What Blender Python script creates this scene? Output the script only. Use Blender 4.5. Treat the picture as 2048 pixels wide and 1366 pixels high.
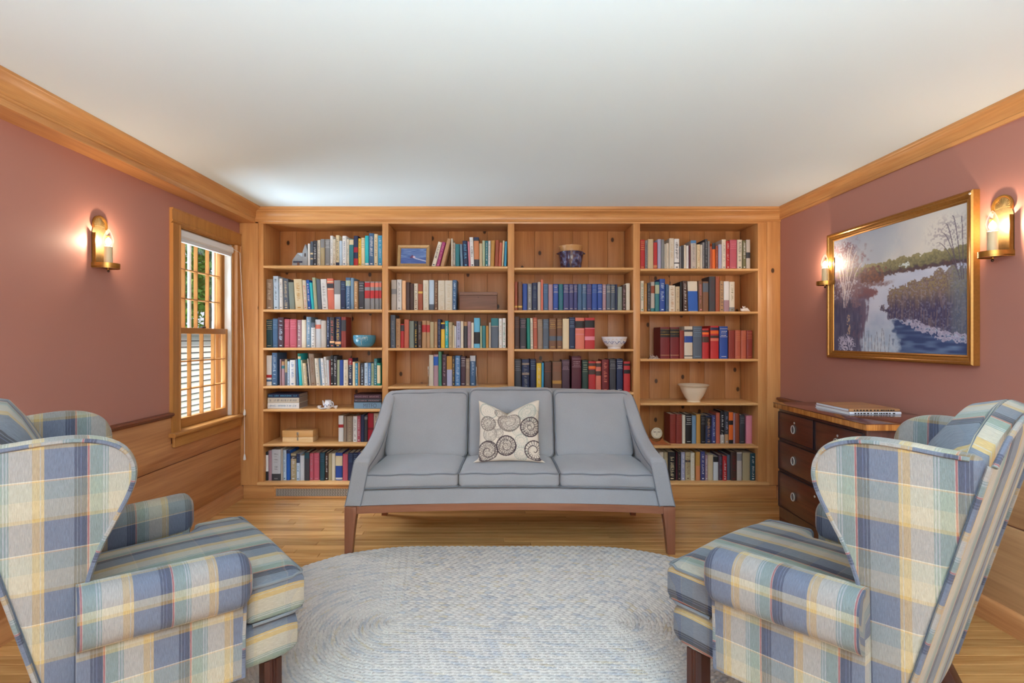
import bpy, bmesh, math, random
import numpy as np
from mathutils import Vector, Matrix

random.seed(11)
for o in list(bpy.data.objects):
    bpy.data.objects.remove(o)
scn = bpy.context.scene
C = scn.collection


def lin(c):
    """sRGB 0..255 -> linear rgba"""
    r = []
    for x in c[:3]:
        x = x / 255.0
        r.append(x / 12.92 if x <= 0.04045 else ((x + 0.055) / 1.055) ** 2.4)
    return (r[0], r[1], r[2], 1.0)


# ------------------------------------------------------------------ camera
F, VX, VY, EYE = 1035.0, 1007.0, 677.0, 1.25      # focal length in px, vanishing point, eye height
cam_d = bpy.data.cameras.new('camera')
cam = bpy.data.objects.new('camera', cam_d)
C.objects.link(cam)
cam.location = (0, 0, EYE)
cam.rotation_euler = (math.pi / 2, 0, 0)
cam_d.sensor_fit = 'HORIZONTAL'
cam_d.sensor_width = 36.0
cam_d.lens = 36.0 * F / 2048.0
cam_d.shift_x = (1024 - VX) / 2048.0
cam_d.shift_y = (VY - 683) / 2048.0
cam_d.clip_start = 0.02
scn.camera = cam


def P(px, py, Y):
    """photo pixel at depth Y -> world point"""
    return Vector(((px - VX) * Y / F, Y, EYE - (py - VY) * Y / F))


# ------------------------------------------------------------------ world, lights, exposure
world = bpy.data.worlds.new('overcast_sky')
scn.world = world
world.use_nodes = True
bg = world.node_tree.nodes['Background']
bg.inputs[0].default_value = lin((226, 234, 245))
bg.inputs[1].default_value = 0.8


def area(name, loc, target, sx, sy, power, col):
    d = bpy.data.lights.new(name, 'AREA')
    d.shape = 'RECTANGLE'
    d.size, d.size_y = sx, sy
    d.energy = power
    d.color = lin(col)[:3]
    o = bpy.data.objects.new(name, d)
    C.objects.link(o)
    o.location = loc
    o.rotation_euler = (Vector(target) - Vector(loc)).to_track_quat('-Z', 'Y').to_euler()
    return o


# daylight of the window in view, of an assumed second window further back in the same wall, and of an assumed doorway behind the camera; two added fills
area('window_skylight', (-4.6, 3.3, 4.4), (-1.4, 3.5, 0.8), 3.0, 3.0, 750, (222, 240, 255))
area('added_window_fill', (-3.7, 3.3, -0.55), (-0.6, 3.5, 2.2), 2.2, 2.6, 460, (222, 240, 255))  # added fill up through the window for the far ceiling; no paving exists
area('assumed_rear_window_light', (-2.02, -0.75, 1.35), (1.6, 1.2, 1.0), 1.3, 1.35, 22, (182, 212, 255))  # assumed unseen window for the cool side light; area lamp before a bare opening
area('assumed_rear_doorway_light', (0.6, -3.55, 1.2), (0.2, 3.0, 1.4), 3.4, 2.0, 66, (255, 226, 188))  # assumed unseen doorway for the warm light from behind; area lamp at a bare opening
area('added_ceiling_fill', (0.2, -0.9, 1.35), (0.2, -0.899, 2.3), 1.2, 1.2, 215, (208, 238, 255))  # added unseen fill aimed straight up to brighten the ceiling; no lamp stands here
sun_d = bpy.data.lights.new('sun', 'SUN')
sun_d.energy = 1.9
sun_d.angle = math.radians(6)
sun_d.color = lin((255, 248, 236))[:3]
sun = bpy.data.objects.new('sun', sun_d)
C.objects.link(sun)
sun.location = (20, 6, 24)
sun.rotation_euler = Vector((-.64, 0.0, -.77)).to_track_quat('-Z', 'Y').to_euler()      # high over the house, falls on the yard only
scn.view_settings.view_transform = 'Standard'
scn.view_settings.look = 'None'
scn.view_settings.gamma = 1.0
scn.view_settings.use_curve_mapping = False
scn.view_settings.exposure = 0.58

# ------------------------------------------------------------------ mesh helpers
OFF = {}


class MB:
    def __init__(s):
        s.v, s.f, s.u = [], [], []

    def add(s, verts, faces, uvs=None):
        b = len(s.v)
        s.v += [tuple(p) for p in verts]
        for i, f in enumerate(faces):
            s.f.append(tuple(b + k for k in f))
            s.u.append(uvs[i] if uvs else None)
        return s

    def box(s, x0, x1, y0, y1, z0, z1):
        v = [(x, y, z) for z in (z0, z1) for y in (y0, y1) for x in (x0, x1)]
        return s.add(v, [(0, 2, 3, 1), (4, 5, 7, 6), (0, 1, 5, 4), (2, 6, 7, 3), (0, 4, 6, 2), (1, 3, 7, 5)])

    def prism(s, poly, axis, a, b):
        """closed 2D polygon extruded along axis from a to b (poly coords = the two other axes in order)"""
        n = len(poly)

        def mk(p, t):
            return (t, p[0], p[1]) if axis == 'x' else (p[0], t, p[1]) if axis == 'y' else (p[0], p[1], t)
        v = [mk(p, a) for p in poly] + [mk(p, b) for p in poly]
        f = [(i, (i + 1) % n, n + (i + 1) % n, n + i) for i in range(n)]
        f += [tuple(range(n - 1, -1, -1)), tuple(range(n, 2 * n))]
        return s.add(v, f)

    def loft(s, secs, ss=None, closed=False, cap=True, vscale=1.0, uoff=0.0, voff=0.0):
        """rings of equal length joined; uv = (distance along, distance round)"""
        n = len(secs[0])
        m = len(secs)
        v = [p for r in secs for p in r]
        if ss is None:
            ss = [0.0]
            for i in range(1, m):
                ss.append(ss[-1] + (Vector(secs[i][0]) - Vector(secs[i - 1][0])).length)
        mid = secs[m // 2]
        per = [0.0]
        for j in range(n):
            per.append(per[-1] + (Vector(mid[(j + 1) % n]) - Vector(mid[j])).length * vscale)
        f, u = [], []
        for i in range(m - 1 + (1 if closed else 0)):
            k = (i + 1) % m
            for j in range(n):
                j2 = (j + 1) % n
                f.append((i * n + j, i * n + j2, k * n + j2, k * n + j))
                u.append([(uoff + ss[i], voff + per[j]), (uoff + ss[i], voff + per[j + 1]), (uoff + ss[k], voff + per[j + 1]), (uoff + ss[k], voff + per[j])])
        if cap and not closed:
            f.append(tuple(range(n - 1, -1, -1)))
            u.append([(uoff + ss[0], voff + per[j]) for j in range(n - 1, -1, -1)])
            f.append(tuple((m - 1) * n + j for j in range(n)))
            u.append([(uoff + ss[-1], voff + per[j]) for j in range(n)])
        return s.add(v, f, u)

    def loft_uv(s, secs, fn):
        n, m = len(secs[0]), len(secs)
        v = [p for r in secs for p in r]
        f = [(i * n + j, i * n + (j + 1) % n, (i + 1) * n + (j + 1) % n, (i + 1) * n + j) for i in range(m - 1) for j in range(n)]
        f += [tuple(range(n - 1, -1, -1)), tuple((m - 1) * n + j for j in range(n))]
        return s.add(v, f, [[fn(v[k]) for k in q] for q in f])

    def tube(s, path, r, n=8, closed=False, cap=True):
        P_ = [Vector(p) for p in path]
        m = len(P_)
        rings = []
        for i in range(m):
            a = P_[(i - 1) % m] if (closed or i > 0) else P_[i]
            b = P_[(i + 1) % m] if (closed or i < m - 1) else P_[i]
            t = (b - a).normalized()
            up = Vector((0, 0, 1)) if abs(t.z) < 0.9 else Vector((1, 0, 0))
            if i and rings:
                up = prev
            e1 = (up - t * up.dot(t)).normalized()
            e2 = t.cross(e1)
            prev = e1
            rr = r[i] if isinstance(r, (list, tuple)) else r
            rings.append([P_[i] + (e1 * math.cos(k * 2 * math.pi / n) + e2 * math.sin(k * 2 * math.pi / n)) * rr for k in range(n)])
        return s.loft(rings, closed=closed, cap=cap)

    def lathe(s, prof, c, n=32, sx=1.0, sy=1.0):
        rings = [[(c[0] + r * sx * math.cos(k * 2 * math.pi / n), c[1] + r * sy * math.sin(k * 2 * math.pi / n), c[2] + z) for k in range(n)] for r, z in prof]
        return s.loft(rings)

    def build(s, name, mat, parent=None, bev=0.0, ang=35, seg=2, smooth=True, col=None):
        off = OFF.get(parent, Vector((0, 0, 0))) if parent else Vector((0, 0, 0))
        me = bpy.data.meshes.new(name)
        vs = [(p[0] - off[0], p[1] - off[1], p[2] - off[2]) for p in s.v]
        me.from_pydata(vs, [], s.f)
        if any(x is not None for x in s.u):
            uvl = me.uv_layers.new(name='UVMap')
            flat = []
            for x, f in zip(s.u, s.f):
                flat += (x if x is not None else [(0, 0)] * len(f))
            uvl.data.foreach_set('uv', [c for p in flat for c in p])
        bm = bmesh.new()
        bm.from_mesh(me)
        bmesh.ops.recalc_face_normals(bm, faces=bm.faces)
        if bev > 0:
            bmesh.ops.bevel(bm, geom=list(bm.edges), offset=bev, segments=seg, affect='EDGES', profile=0.5)
        bm.to_mesh(me)
        bm.free()
        if smooth:
            me.polygons.foreach_set('use_smooth', [True] * len(me.polygons))
            me.set_sharp_from_angle(angle=math.radians(ang))
        if col is not None:
            a = me.color_attributes.new('Col', 'FLOAT_COLOR', 'POINT')
            a.data.foreach_set('color', np.asarray(col, dtype=np.float32).ravel())
        if mat is not None:
            me.materials.append(mat)
        o = bpy.data.objects.new(name, me)
        C.objects.link(o)
        if parent:
            o.parent = parent
            OFF[o] = off
        return o


def rrect(w, h, r, n=5):
    """rounded rectangle ring centred on 0, counter clockwise"""
    r = min(r, w / 2 - 1e-4, h / 2 - 1e-4)
    out = []
    for cx, cy, a0 in ((w / 2 - r, h / 2 - r, 0), (-w / 2 + r, h / 2 - r, 90), (-w / 2 + r, -h / 2 + r, 180), (w / 2 - r, -h / 2 + r, 270)):
        for k in range(n + 1):
            a = math.radians(a0 + 90 * k / n)
            out.append((cx + r * math.cos(a), cy + r * math.sin(a)))
    return out


def rbox(c, hx, hy, hz, r, n=10, crown=(0, 0, 0), deform=None, uvs=True):
    """rounded, crowned box; returns MB. uv by dominant direction in metres"""
    mb = MB()
    lim = [hx - r, hy - r, hz - r]
    H = [hx, hy, hz]
    idx = {}
    verts, faces, uvl = [], [], []

    def vert(p):
        key = tuple(round(q, 5) for q in p)
        if key in idx:
            return idx[key]
        q = [max(-1, min(1, t)) for t in p]
        full = Vector((q[0] * hx, q[1] * hy, q[2] * hz))
        inn = Vector([max(-lim[i], min(lim[i], full[i])) for i in range(3)])
        d = full - inn
        pos = inn + (d.normalized() * r if d.length > 1e-9 else Vector((0, 0, 0)))
        for i in range(3):
            j, k = (i + 1) % 3, (i + 2) % 3
            if crown[i]:
                pos[i] += crown[i] * q[i] * max(0, 1 - q[j] ** 2) ** 0.8 * max(0, 1 - q[k] ** 2) ** 0.8
        w = Vector(c) + pos
        if deform:
            w = Vector(deform(w.x, w.y, w.z))
        idx[key] = len(verts)
        verts.append(w)
        return idx[key]
    ts = []
    for i in range(n + 1):
        ts.append(-math.cos(math.pi * i / n) * 0.5 + (-1 + 2 * i / n) * 0.5)
    for ax in range(3):
        j, k = (ax + 1) % 3, (ax + 2) % 3
        for sg in (-1, 1):
            for a in range(n):
                for b in range(n):
                    quad = []
                    uq = []
                    for (s_, t_) in ((a, b), (a + 1, b), (a + 1, b + 1), (a, b + 1)):
                        p = [0, 0, 0]
                        p[ax] = sg
                        p[j] = ts[s_]
                        p[k] = ts[t_]
                        quad.append(vert(p))
                        full = [p[i] * H[i] + c[i] for i in range(3)]
                        if ax == 2:
                            uq.append((full[0], full[1]))
                        elif ax == 0:
                            uq.append((full[2] + H[0], full[1]))
                        else:
                            uq.append((full[0], full[2] + H[1]))
                    if sg < 0:
                        quad.reverse()
                        uq.reverse()
                    if len(set(quad)) >= 3:
                        faces.append(tuple(quad))
                        uvl.append(uq)
    mb.add(verts, faces, uvl)
    return mb


def tag(o, label, cat, group=None, kind=None):
    o['label'] = label
    o['category'] = cat
    if group:
        o['group'] = group
    if kind:
        o['kind'] = kind
    return o


def thing(name, label, cat, loc=(0, 0, 0), rotz=0.0, group=None, local=False):
    o = bpy.data.objects.new(name, None)
    o.empty_display_size = 0.05
    C.objects.link(o)
    o.location = loc
    o.rotation_euler = (0, 0, rotz)
    tag(o, label, cat, group)
    OFF[o] = Vector((0, 0, 0)) if local else Vector(loc)
    return o


def struct(o, label=None):
    o['kind'] = 'structure'
    if label:
        o['label'] = label
    return o


def copy_tree(o, parent=None):
    c = o.copy()
    C.objects.link(c)
    if parent:
        c.parent = parent
    for ch in list(o.children):
        copy_tree(ch, c)
    return c


# ------------------------------------------------------------------ materials
MATS = {}


def nt(name):
    m = bpy.data.materials.new(name)
    m.use_nodes = True
    t = m.node_tree
    b = t.nodes['Principled BSDF']
    return m, t, b


def N(t, typ, **kw):
    n = t.nodes.new(typ)
    for k, v in kw.items():
        setattr(n, k, v)
    return n


def math_n(t, op, a, b=None):
    n = N(t, 'ShaderNodeMath', operation=op)
    for i, x in enumerate((a, b)):
        if x is None:
            continue
        if isinstance(x, (int, float)):
            n.inputs[i].default_value = x
        else:
            t.links.new(x, n.inputs[i])
    return n.outputs[0]


def mixc(t, fac, a, b, mode='MIX'):
    n = N(t, 'ShaderNodeMix', data_type='RGBA', blend_type=mode)
    for s, x in ((n.inputs[0], fac), (n.inputs[6], a), (n.inputs[7], b)):
        if isinstance(x, (int, float)):
            s.default_value = x
        elif isinstance(x, tuple):
            s.default_value = x
        else:
            t.links.new(x, s)
    return n.outputs[2]


def ramp(t, fac, stops, interp='LINEAR'):
    n = N(t, 'ShaderNodeValToRGB')
    n.color_ramp.interpolation = interp
    e = n.color_ramp.elements
    while len(e) < len(stops):
        e.new(0.5)
    for k, (p, c) in enumerate(stops):
        e[k].position = p
        e[k].color = c
    t.links.new(fac, n.inputs[0])
    return n.outputs[0]


def bump(t, b, h, strength, dist=0.002):
    n = N(t, 'ShaderNodeBump')
    n.inputs['Strength'].default_value = strength
    n.inputs['Distance'].default_value = dist
    t.links.new(h, n.inputs['Height'])
    t.links.new(n.outputs[0], b.inputs['Normal'])


def plain(name, c, rough=0.5, metal=0.0, spec=0.5, var=0.0, noise=0.0, coat=0.0):
    if name in MATS:
        return MATS[name]
    m, t, b = nt(name)
    base = lin(c)
    b.inputs['Base Color'].default_value = base
    b.inputs['Roughness'].default_value = rough
    b.inputs['Metallic'].default_value = metal
    b.inputs['Specular IOR Level'].default_value = spec
    b.inputs['Coat Weight'].default_value = coat
    src = None
    if noise:
        tc = N(t, 'ShaderNodeTexCoord')
        nz = N(t, 'ShaderNodeTexNoise')
        nz.inputs['Scale'].default_value = 90
        nz.inputs['Detail'].default_value = 4
        t.links.new(tc.outputs['Object'], nz.inputs['Vector'])
        src = mixc(t, nz.outputs[0], tuple(x * (1 - noise) for x in base[:3]) + (1,), tuple(min(1, x * (1 + noise)) for x in base[:3]) + (1,))
    if var:
        oi = N(t, 'ShaderNodeObjectInfo')
        h = N(t, 'ShaderNodeHueSaturation')
        v = math_n(t, 'ADD', math_n(t, 'MULTIPLY', oi.outputs['Random'], 2 * var), 1 - var)
        t.links.new(v, h.inputs['Value'])
        if src is not None:
            t.links.new(src, h.inputs['Color'])
        else:
            h.inputs['Color'].default_value = base
        src = h.outputs[0]
    if src is not None:
        t.links.new(src, b.inputs['Base Color'])
    MATS[name] = m
    return m


def wood(name, c1, c2, axis='x', rough=0.4, var=0.12, scale=1.0, knots=0.0, coat=0.0, contrast=1.0, hue=0.0):
    """grain runs along axis; c1 light, c2 dark"""
    if name in MATS:
        return MATS[name]
    m, t, b = nt(name)
    tc = N(t, 'ShaderNodeTexCoord')
    oi = N(t, 'ShaderNodeObjectInfo')
    add = N(t, 'ShaderNodeVectorMath', operation='ADD')
    comb = N(t, 'ShaderNodeCombineXYZ')
    r37 = math_n(t, 'MULTIPLY', oi.outputs['Random'], 37.0)
    r91 = math_n(t, 'MULTIPLY', oi.outputs['Random'], 91.0)
    for i in range(3):
        t.links.new((r37, r91, r37)[i], comb.inputs[i])
    t.links.new(tc.outputs['Object'], add.inputs[0])
    t.links.new(comb.outputs[0], add.inputs[1])
    mp = N(t, 'ShaderNodeMapping')
    sc = [9 * scale] * 3
    sc['xyz'.index(axis)] = 0.7 * scale
    mp.inputs['Scale'].default_value = sc
    t.links.new(add.outputs[0], mp.inputs['Vector'])
    n1 = N(t, 'ShaderNodeTexNoise')
    n1.inputs['Scale'].default_value = 1.6
    n1.inputs['Detail'].default_value = 5
    n1.inputs['Distortion'].default_value = 1.2
    t.links.new(mp.outputs[0], n1.inputs['Vector'])
    mp2 = N(t, 'ShaderNodeMapping')
    sc2 = [60 * scale] * 3
    sc2['xyz'.index(axis)] = 2.0 * scale
    mp2.inputs['Scale'].default_value = sc2
    t.links.new(add.outputs[0], mp2.inputs['Vector'])
    n2 = N(t, 'ShaderNodeTexNoise')
    n2.inputs['Scale'].default_value = 2.2
    n2.inputs['Detail'].default_value = 3
    t.links.new(mp2.outputs[0], n2.inputs['Vector'])
    f = math_n(t, 'ADD', math_n(t, 'MULTIPLY', n1.outputs[0], 0.68), math_n(t, 'MULTIPLY', n2.outputs[0], 0.32))
    lo, hi = 0.5 - 0.2 / contrast, 0.5 + 0.2 / contrast
    col = ramp(t, f, [(max(0, lo), lin(c2)), (min(1, hi), lin(c1))])
    if knots:
        sx_ = N(t, 'ShaderNodeSeparateXYZ')
        t.links.new(add.outputs[0], sx_.inputs[0])
        cx_ = N(t, 'ShaderNodeCombineXYZ')
        al = 'xyz'.index(axis)
        ac = {'x': 2, 'y': 2, 'z': 0}[axis]
        t.links.new(math_n(t, 'MULTIPLY', sx_.outputs[ac], 7.5), cx_.inputs[0])
        t.links.new(math_n(t, 'MULTIPLY', sx_.outputs[al], 5.0), cx_.inputs[1])
        vo = N(t, 'ShaderNodeTexVoronoi', voronoi_dimensions='2D')
        vo.inputs['Scale'].default_value = 1.0
        t.links.new(cx_.outputs[0], vo.inputs['Vector'])
        sep = N(t, 'ShaderNodeSeparateColor')
        t.links.new(vo.outputs['Color'], sep.inputs[0])
        on = math_n(t, 'LESS_THAN', sep.outputs[0], knots)
        near = ramp(t, vo.outputs['Distance'], [(0.075, (1, 1, 1, 1)), (0.115, (0, 0, 0, 1))])
        halo = ramp(t, vo.outputs['Distance'], [(0.10, (.45, .45, .45, 1)), (0.34, (0, 0, 0, 1))])
        dark = tuple(x * 0.16 for x in lin(c2)[:3]) + (1,)
        col = mixc(t, math_n(t, 'MULTIPLY', on, halo), col, lin(c2))
        col = mixc(t, math_n(t, 'MULTIPLY', on, near), col, dark)
    h = N(t, 'ShaderNodeHueSaturation')
    t.links.new(math_n(t, 'ADD', math_n(t, 'MULTIPLY', oi.outputs['Random'], 2 * var), 1 - var), h.inputs['Value'])
    t.links.new(col, h.inputs['Color'])
    t.links.new(h.outputs[0], b.inputs['Base Color'])
    b.inputs['Roughness'].default_value = rough
    b.inputs['Coat Weight'].default_value = coat
    b.inputs['Coat Roughness'].default_value = 0.12
    bump(t, b, f, 0.12, 0.001)
    MATS[name] = m
    return m


def attr_mat(name, rough=0.7, bumps=0.0, bscale=400.0):
    m, t, b = nt(name)
    a = N(t, 'ShaderNodeVertexColor')
    a.layer_name = 'Col'
    t.links.new(a.outputs[0], b.inputs['Base Color'])
    b.inputs['Roughness'].default_value = rough
    if bumps:
        tc = N(t, 'ShaderNodeTexCoord')
        nz = N(t, 'ShaderNodeTexNoise')
        nz.inputs['Scale'].default_value = bscale
        t.links.new(tc.outputs['Object'], nz.inputs['Vector'])
        bump(t, b, nz.outputs[0], bumps, 0.002)
    return m


def cloth(name, c, var=0.06, rough=0.9, bs=0.3, scale=350, sheen=0.25):
    m, t, b = nt(name)
    tc = N(t, 'ShaderNodeTexCoord')
    nz = N(t, 'ShaderNodeTexNoise')
    nz.inputs['Scale'].default_value = scale
    nz.inputs['Detail'].default_value = 3
    t.links.new(tc.outputs['Object'], nz.inputs['Vector'])
    n2 = N(t, 'ShaderNodeTexNoise')
    n2.inputs['Scale'].default_value = 7
    t.links.new(tc.outputs['Object'], n2.inputs['Vector'])
    b0 = lin(c)
    f = math_n(t, 'ADD', math_n(t, 'MULTIPLY', nz.outputs[0], 0.7), math_n(t, 'MULTIPLY', n2.outputs[0], 0.3))
    col = ramp(t, f, [(0.3, tuple(x * (1 - 2 * var) for x in b0[:3]) + (1,)), (0.7, tuple(x * (1 + 2 * var) for x in b0[:3]) + (1,))])
    t.links.new(col, b.inputs['Base Color'])
    b.inputs['Roughness'].default_value = rough
    b.inputs['Sheen Weight'].default_value = sheen
    b.inputs['Specular IOR Level'].default_value = 0.2
    bump(t, b, f, bs, 0.002)
    return m


def plaid(name, weft=0.4, pu=0.19, pv=0.18, swap=False, ou=0.0, ov=0.0):
    m, t, b = nt(name)
    tc = N(t, 'ShaderNodeTexCoord')
    sp = N(t, 'ShaderNodeSeparateXYZ')
    t.links.new(tc.outputs['UV'], sp.inputs[0])
    U, V = (sp.outputs[1], sp.outputs[0]) if swap else (sp.outputs[0], sp.outputs[1])
    fu = math_n(t, 'FRACT', math_n(t, 'ADD', math_n(t, 'DIVIDE', U, pu), 50 + ou))
    fv = math_n(t, 'FRACT', math_n(t, 'ADD', math_n(t, 'DIVIDE', V, pv), 50 + ov))
    slate, navy, red = lin((96, 102, 114)), lin((42, 45, 60)), lin((150, 76, 60))
    green, cream, gold, pale = lin((118, 130, 118)), lin((164, 154, 138)), lin((172, 144, 94)), lin((154, 154, 150))
    warp = ramp(t, fu, [(0.0, slate), (0.30, navy), (0.325, slate), (0.335, navy), (0.36, lin((70, 76, 100))), (0.372, navy), (0.43, cream), (0.437, red), (0.455, cream),
                        (0.463, green), (0.60, pale), (0.615, green), (0.63, pale), (0.645, green), (0.66, cream), (0.88, gold), (0.955, cream), (0.965, gold)], 'CONSTANT')
    weftc = ramp(t, fv, [(0.0, lin((102, 104, 120))), (0.42, gold), (0.47, lin((174, 162, 138))), (0.72, lin((146, 148, 136))), (0.97, lin((190, 150, 110))), (0.985, lin((206, 196, 176)))], 'CONSTANT')
    col = mixc(t, weft, warp, weftc)
    mp = N(t, 'ShaderNodeMapping')
    mp.inputs['Scale'].default_value = (60, 700, 1) if swap else (700, 60, 1)
    t.links.new(tc.outputs['UV'], mp.inputs['Vector'])
    nz = N(t, 'ShaderNodeTexNoise')
    nz.inputs['Scale'].default_value = 1.0
    nz.inputs['Detail'].default_value = 3
    nz.inputs['Distortion'].default_value = 0.6
    t.links.new(mp.outputs[0], nz.inputs['Vector'])
    col = mixc(t, 0.55, col, ramp(t, nz.outputs[0], [(0.3, (.55, .55, .55, 1)), (0.7, (1, 1, 1, 1))]), 'MULTIPLY')
    t.links.new(col, b.inputs['Base Color'])
    b.inputs['Roughness'].default_value = 0.9
    b.inputs['Specular IOR Level'].default_value = 0.2
    b.inputs['Sheen Weight'].default_value = 0.15
    mp3 = N(t, 'ShaderNodeMapping')
    mp3.inputs['Scale'].default_value = (60, 240, 1) if swap else (240, 60, 1)
    t.links.new(tc.outputs['UV'], mp3.inputs['Vector'])
    n3 = N(t, 'ShaderNodeTexNoise')
    n3.inputs['Scale'].default_value = 1.0
    n3.inputs['Distortion'].default_value = 1.0
    t.links.new(mp3.outputs[0], n3.inputs['Vector'])
    bump(t, b, n3.outputs[0], 0.5, 0.003)
    return m


PINE_L, PINE_D = (214, 158, 98), (178, 118, 66)
pine_x = wood('honey pine along x', PINE_L, PINE_D, 'x', 0.38, 0.04, 1.0, 0.03)
pine_y = wood('honey pine along y', PINE_L, PINE_D, 'y', 0.38, 0.04)
pine_z = wood('honey pine along z', PINE_L, PINE_D, 'z', 0.38, 0.04, 1.0, 0.05)
pine_back = wood('knotty pine boards', (190, 132, 78), (158, 100, 54), 'z', 0.45, 0.07, 1.0, 0.30)
pine_edge = wood('pale pine shelf', (226, 178, 120), (196, 144, 88), 'x', 0.35, 0.04)
panel_l = wood('wide panelling boards', (212, 154, 102), (166, 106, 62), 'y', 0.42, 0.05, 0.6, 0.04, contrast=1.2)
rail_m = wood('dark chair rail', (128, 70, 44), (88, 44, 28), 'y', 0.35, 0.03)
oak_m = wood('oak strip floor', (214, 166, 106), (164, 112, 60), 'x', 0.26, 0.21, 1.3, 0, coat=0.35)
win_m = wood('window casing pine', (194, 136, 72), (160, 104, 50), 'z', 0.35, 0.03)
# ================================================================== room shell
XL, XR, YF, YB, ZC, YBACK = -2.06, 2.16, 4.043, 4.343, 2.262, -3.6
wall_m, wt, wb = nt('rose wall paint')
wb.inputs['Base Color'].default_value = lin((174, 120, 106))
wb.inputs['Roughness'].default_value = 0.55
wtc = N(wt, 'ShaderNodeTexCoord')
wn = N(wt, 'ShaderNodeTexNoise')
wn.inputs['Scale'].default_value = 120
wt.links.new(wtc.outputs['Object'], wn.inputs['Vector'])
bump(wt, wb, wn.outputs[0], 0.06, 0.001)
ceil_m = plain('ceiling paint', (226, 240, 246), 0.8)

# window opening in the left wall
WY0, WY1, WZ0, WZ1 = 3.285, 3.955, 0.64, 1.97
RW0, RW1 = -1.2, 0.1            # assumed second window further back: an unseen bare opening for light
mb = MB()
mb.box(XL - .16, XL, YBACK, RW0, 0, ZC)
mb.box(XL - .16, XL, RW0, RW1, 0, .68)
mb.box(XL - .16, XL, RW0, RW1, 2.03, ZC)
mb.box(XL - .16, XL, RW1, WY0, 0, ZC)
mb.box(XL - .16, XL, WY0, WY1, 0, WZ0)
mb.box(XL - .16, XL, WY0, WY1, WZ1, ZC)
mb.box(XL - .16, XL, WY1, YB + .1, 0, ZC)
wall_left = struct(mb.build('wall_left', wall_m, smooth=False))
wall_right = struct(MB().box(XR, XR + .16, YBACK, YB + .1, 0, ZC).build('wall_right', wall_m, smooth=False))
wall_back = struct(MB().box(XL - .16, XR + .16, YB + .03, YB + .1, 0, ZC).build('wall_back', plain('plaster', (190, 180, 170), .8), smooth=False))
ceiling = struct(MB().box(XL - .16, XR + .16, YBACK, YB + .1, ZC, ZC + .1).build('ceiling', ceil_m, smooth=False))
floor = struct(MB().box(XL - .16, XR + .16, YBACK, YB + .1, -.08, -.0195).build('floor', plain('subfloor', (60, 38, 22), .9), smooth=False))
# rear wall of the room with an assumed wide doorway, out of view, for light from behind
mb = MB()
mb.box(XL - .16, -1.15, YBACK - .1, YBACK, 0, ZC)
mb.box(-1.15, XR + .16, YBACK - .1, YBACK, 2.22, ZC)
wall_front = struct(mb.build('wall_front', wall_m, smooth=False))

# floor boards, each its own piece
rnd = random.Random(5)
BW = 0.0572
y = YF + 0.0
nrow = 0
while y > 0.55:
    x = XL + .001
    first = True
    while x < XR - .002:
        L = rnd.uniform(.5, 1.2) if first else rnd.uniform(1.3, 2.3)
        first = False
        x1 = min(XR, x + L)
        if XR - x1 < .35:
            x1 = XR
        m2 = MB()
        w, l = BW - .0012, (x1 - x) - .0014
        e = .0012
        m2.add([(-l / 2, -w / 2, -.019), (l / 2, -w / 2, -.019), (l / 2, w / 2, -.019), (-l / 2, w / 2, -.019),
                (-l / 2, -w / 2, -e), (l / 2, -w / 2, -e), (l / 2, w / 2, -e), (-l / 2, w / 2, -e),
                (-l / 2 + e, -w / 2 + e, 0), (l / 2 - e, -w / 2 + e, 0), (l / 2 - e, w / 2 - e, 0), (-l / 2 + e, w / 2 - e, 0)],
               [(3, 2, 1, 0), (0, 1, 5, 4), (1, 2, 6, 5), (2, 3, 7, 6), (3, 0, 4, 7), (4, 5, 9, 8), (5, 6, 10, 9), (6, 7, 11, 10), (7, 4, 8, 11), (8, 9, 10, 11)])
        o = m2.build('floor_board', oak_m, floor, smooth=False)
        o.location = ((x + x1) / 2, y - BW / 2, 0)
        x = x1
    y -= BW
    nrow += 1
m2 = MB().box(XL, XR, YBACK, y, -.0195, 0)
o = m2.build('floor_board', oak_m, floor, smooth=False)

# wainscot boards (left wall board is notched round the window)
CW = 0.012


def beaded(z0, z1):
    return z0 + .003, z1 - .003


z0, z1 = beaded(.47, .765)
poly = [(YBACK, z0), (YF, z0), (YF, .598), (3.19, .598), (3.19, z1), (YBACK, z1)]
MB().prism(poly, 'x', XL, XL + CW).build('panel_board', panel_l, wall_left, bev=.0025)
z0, z1 = beaded(.10, .47)
MB().prism([(YBACK, z0), (YF, z0), (YF, z1), (YBACK, z1)], 'x', XL, XL + CW).build('panel_board', panel_l, wall_left, bev=.0025)
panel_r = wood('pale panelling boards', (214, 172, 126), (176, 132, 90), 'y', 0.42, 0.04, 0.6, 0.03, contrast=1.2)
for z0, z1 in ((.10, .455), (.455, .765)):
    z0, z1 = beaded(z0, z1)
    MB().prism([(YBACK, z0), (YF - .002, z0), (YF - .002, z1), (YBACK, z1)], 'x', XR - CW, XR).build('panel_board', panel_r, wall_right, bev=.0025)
# chair rails
cr = [(0, .762), (.018, .762), (.022, .770), (.032, .774), (.036, .784), (.030, .792), (0, .794)]
struct(MB().prism([(XL + a, b) for a, b in cr], 'y', YBACK, 3.188).build('trim_1', rail_m))
struct(MB().prism([(XR - a, b) for a, b in cr], 'y', YBACK, YF - .001).build('trim_2', rail_m))
bb = [(CW * 0, 0), (.026, 0), (.026, .088), (.020, .098), (.014, .104), (0, .104)]
struct(MB().prism([(XL + a, b) for a, b in bb], 'y', YBACK, YF - .001).build('baseboard_left', panel_l))
struct(MB().prism([(XR - a, b) for a, b in bb], 'y', YBACK, YF - .001).build('baseboard_right', panel_l))
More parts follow.
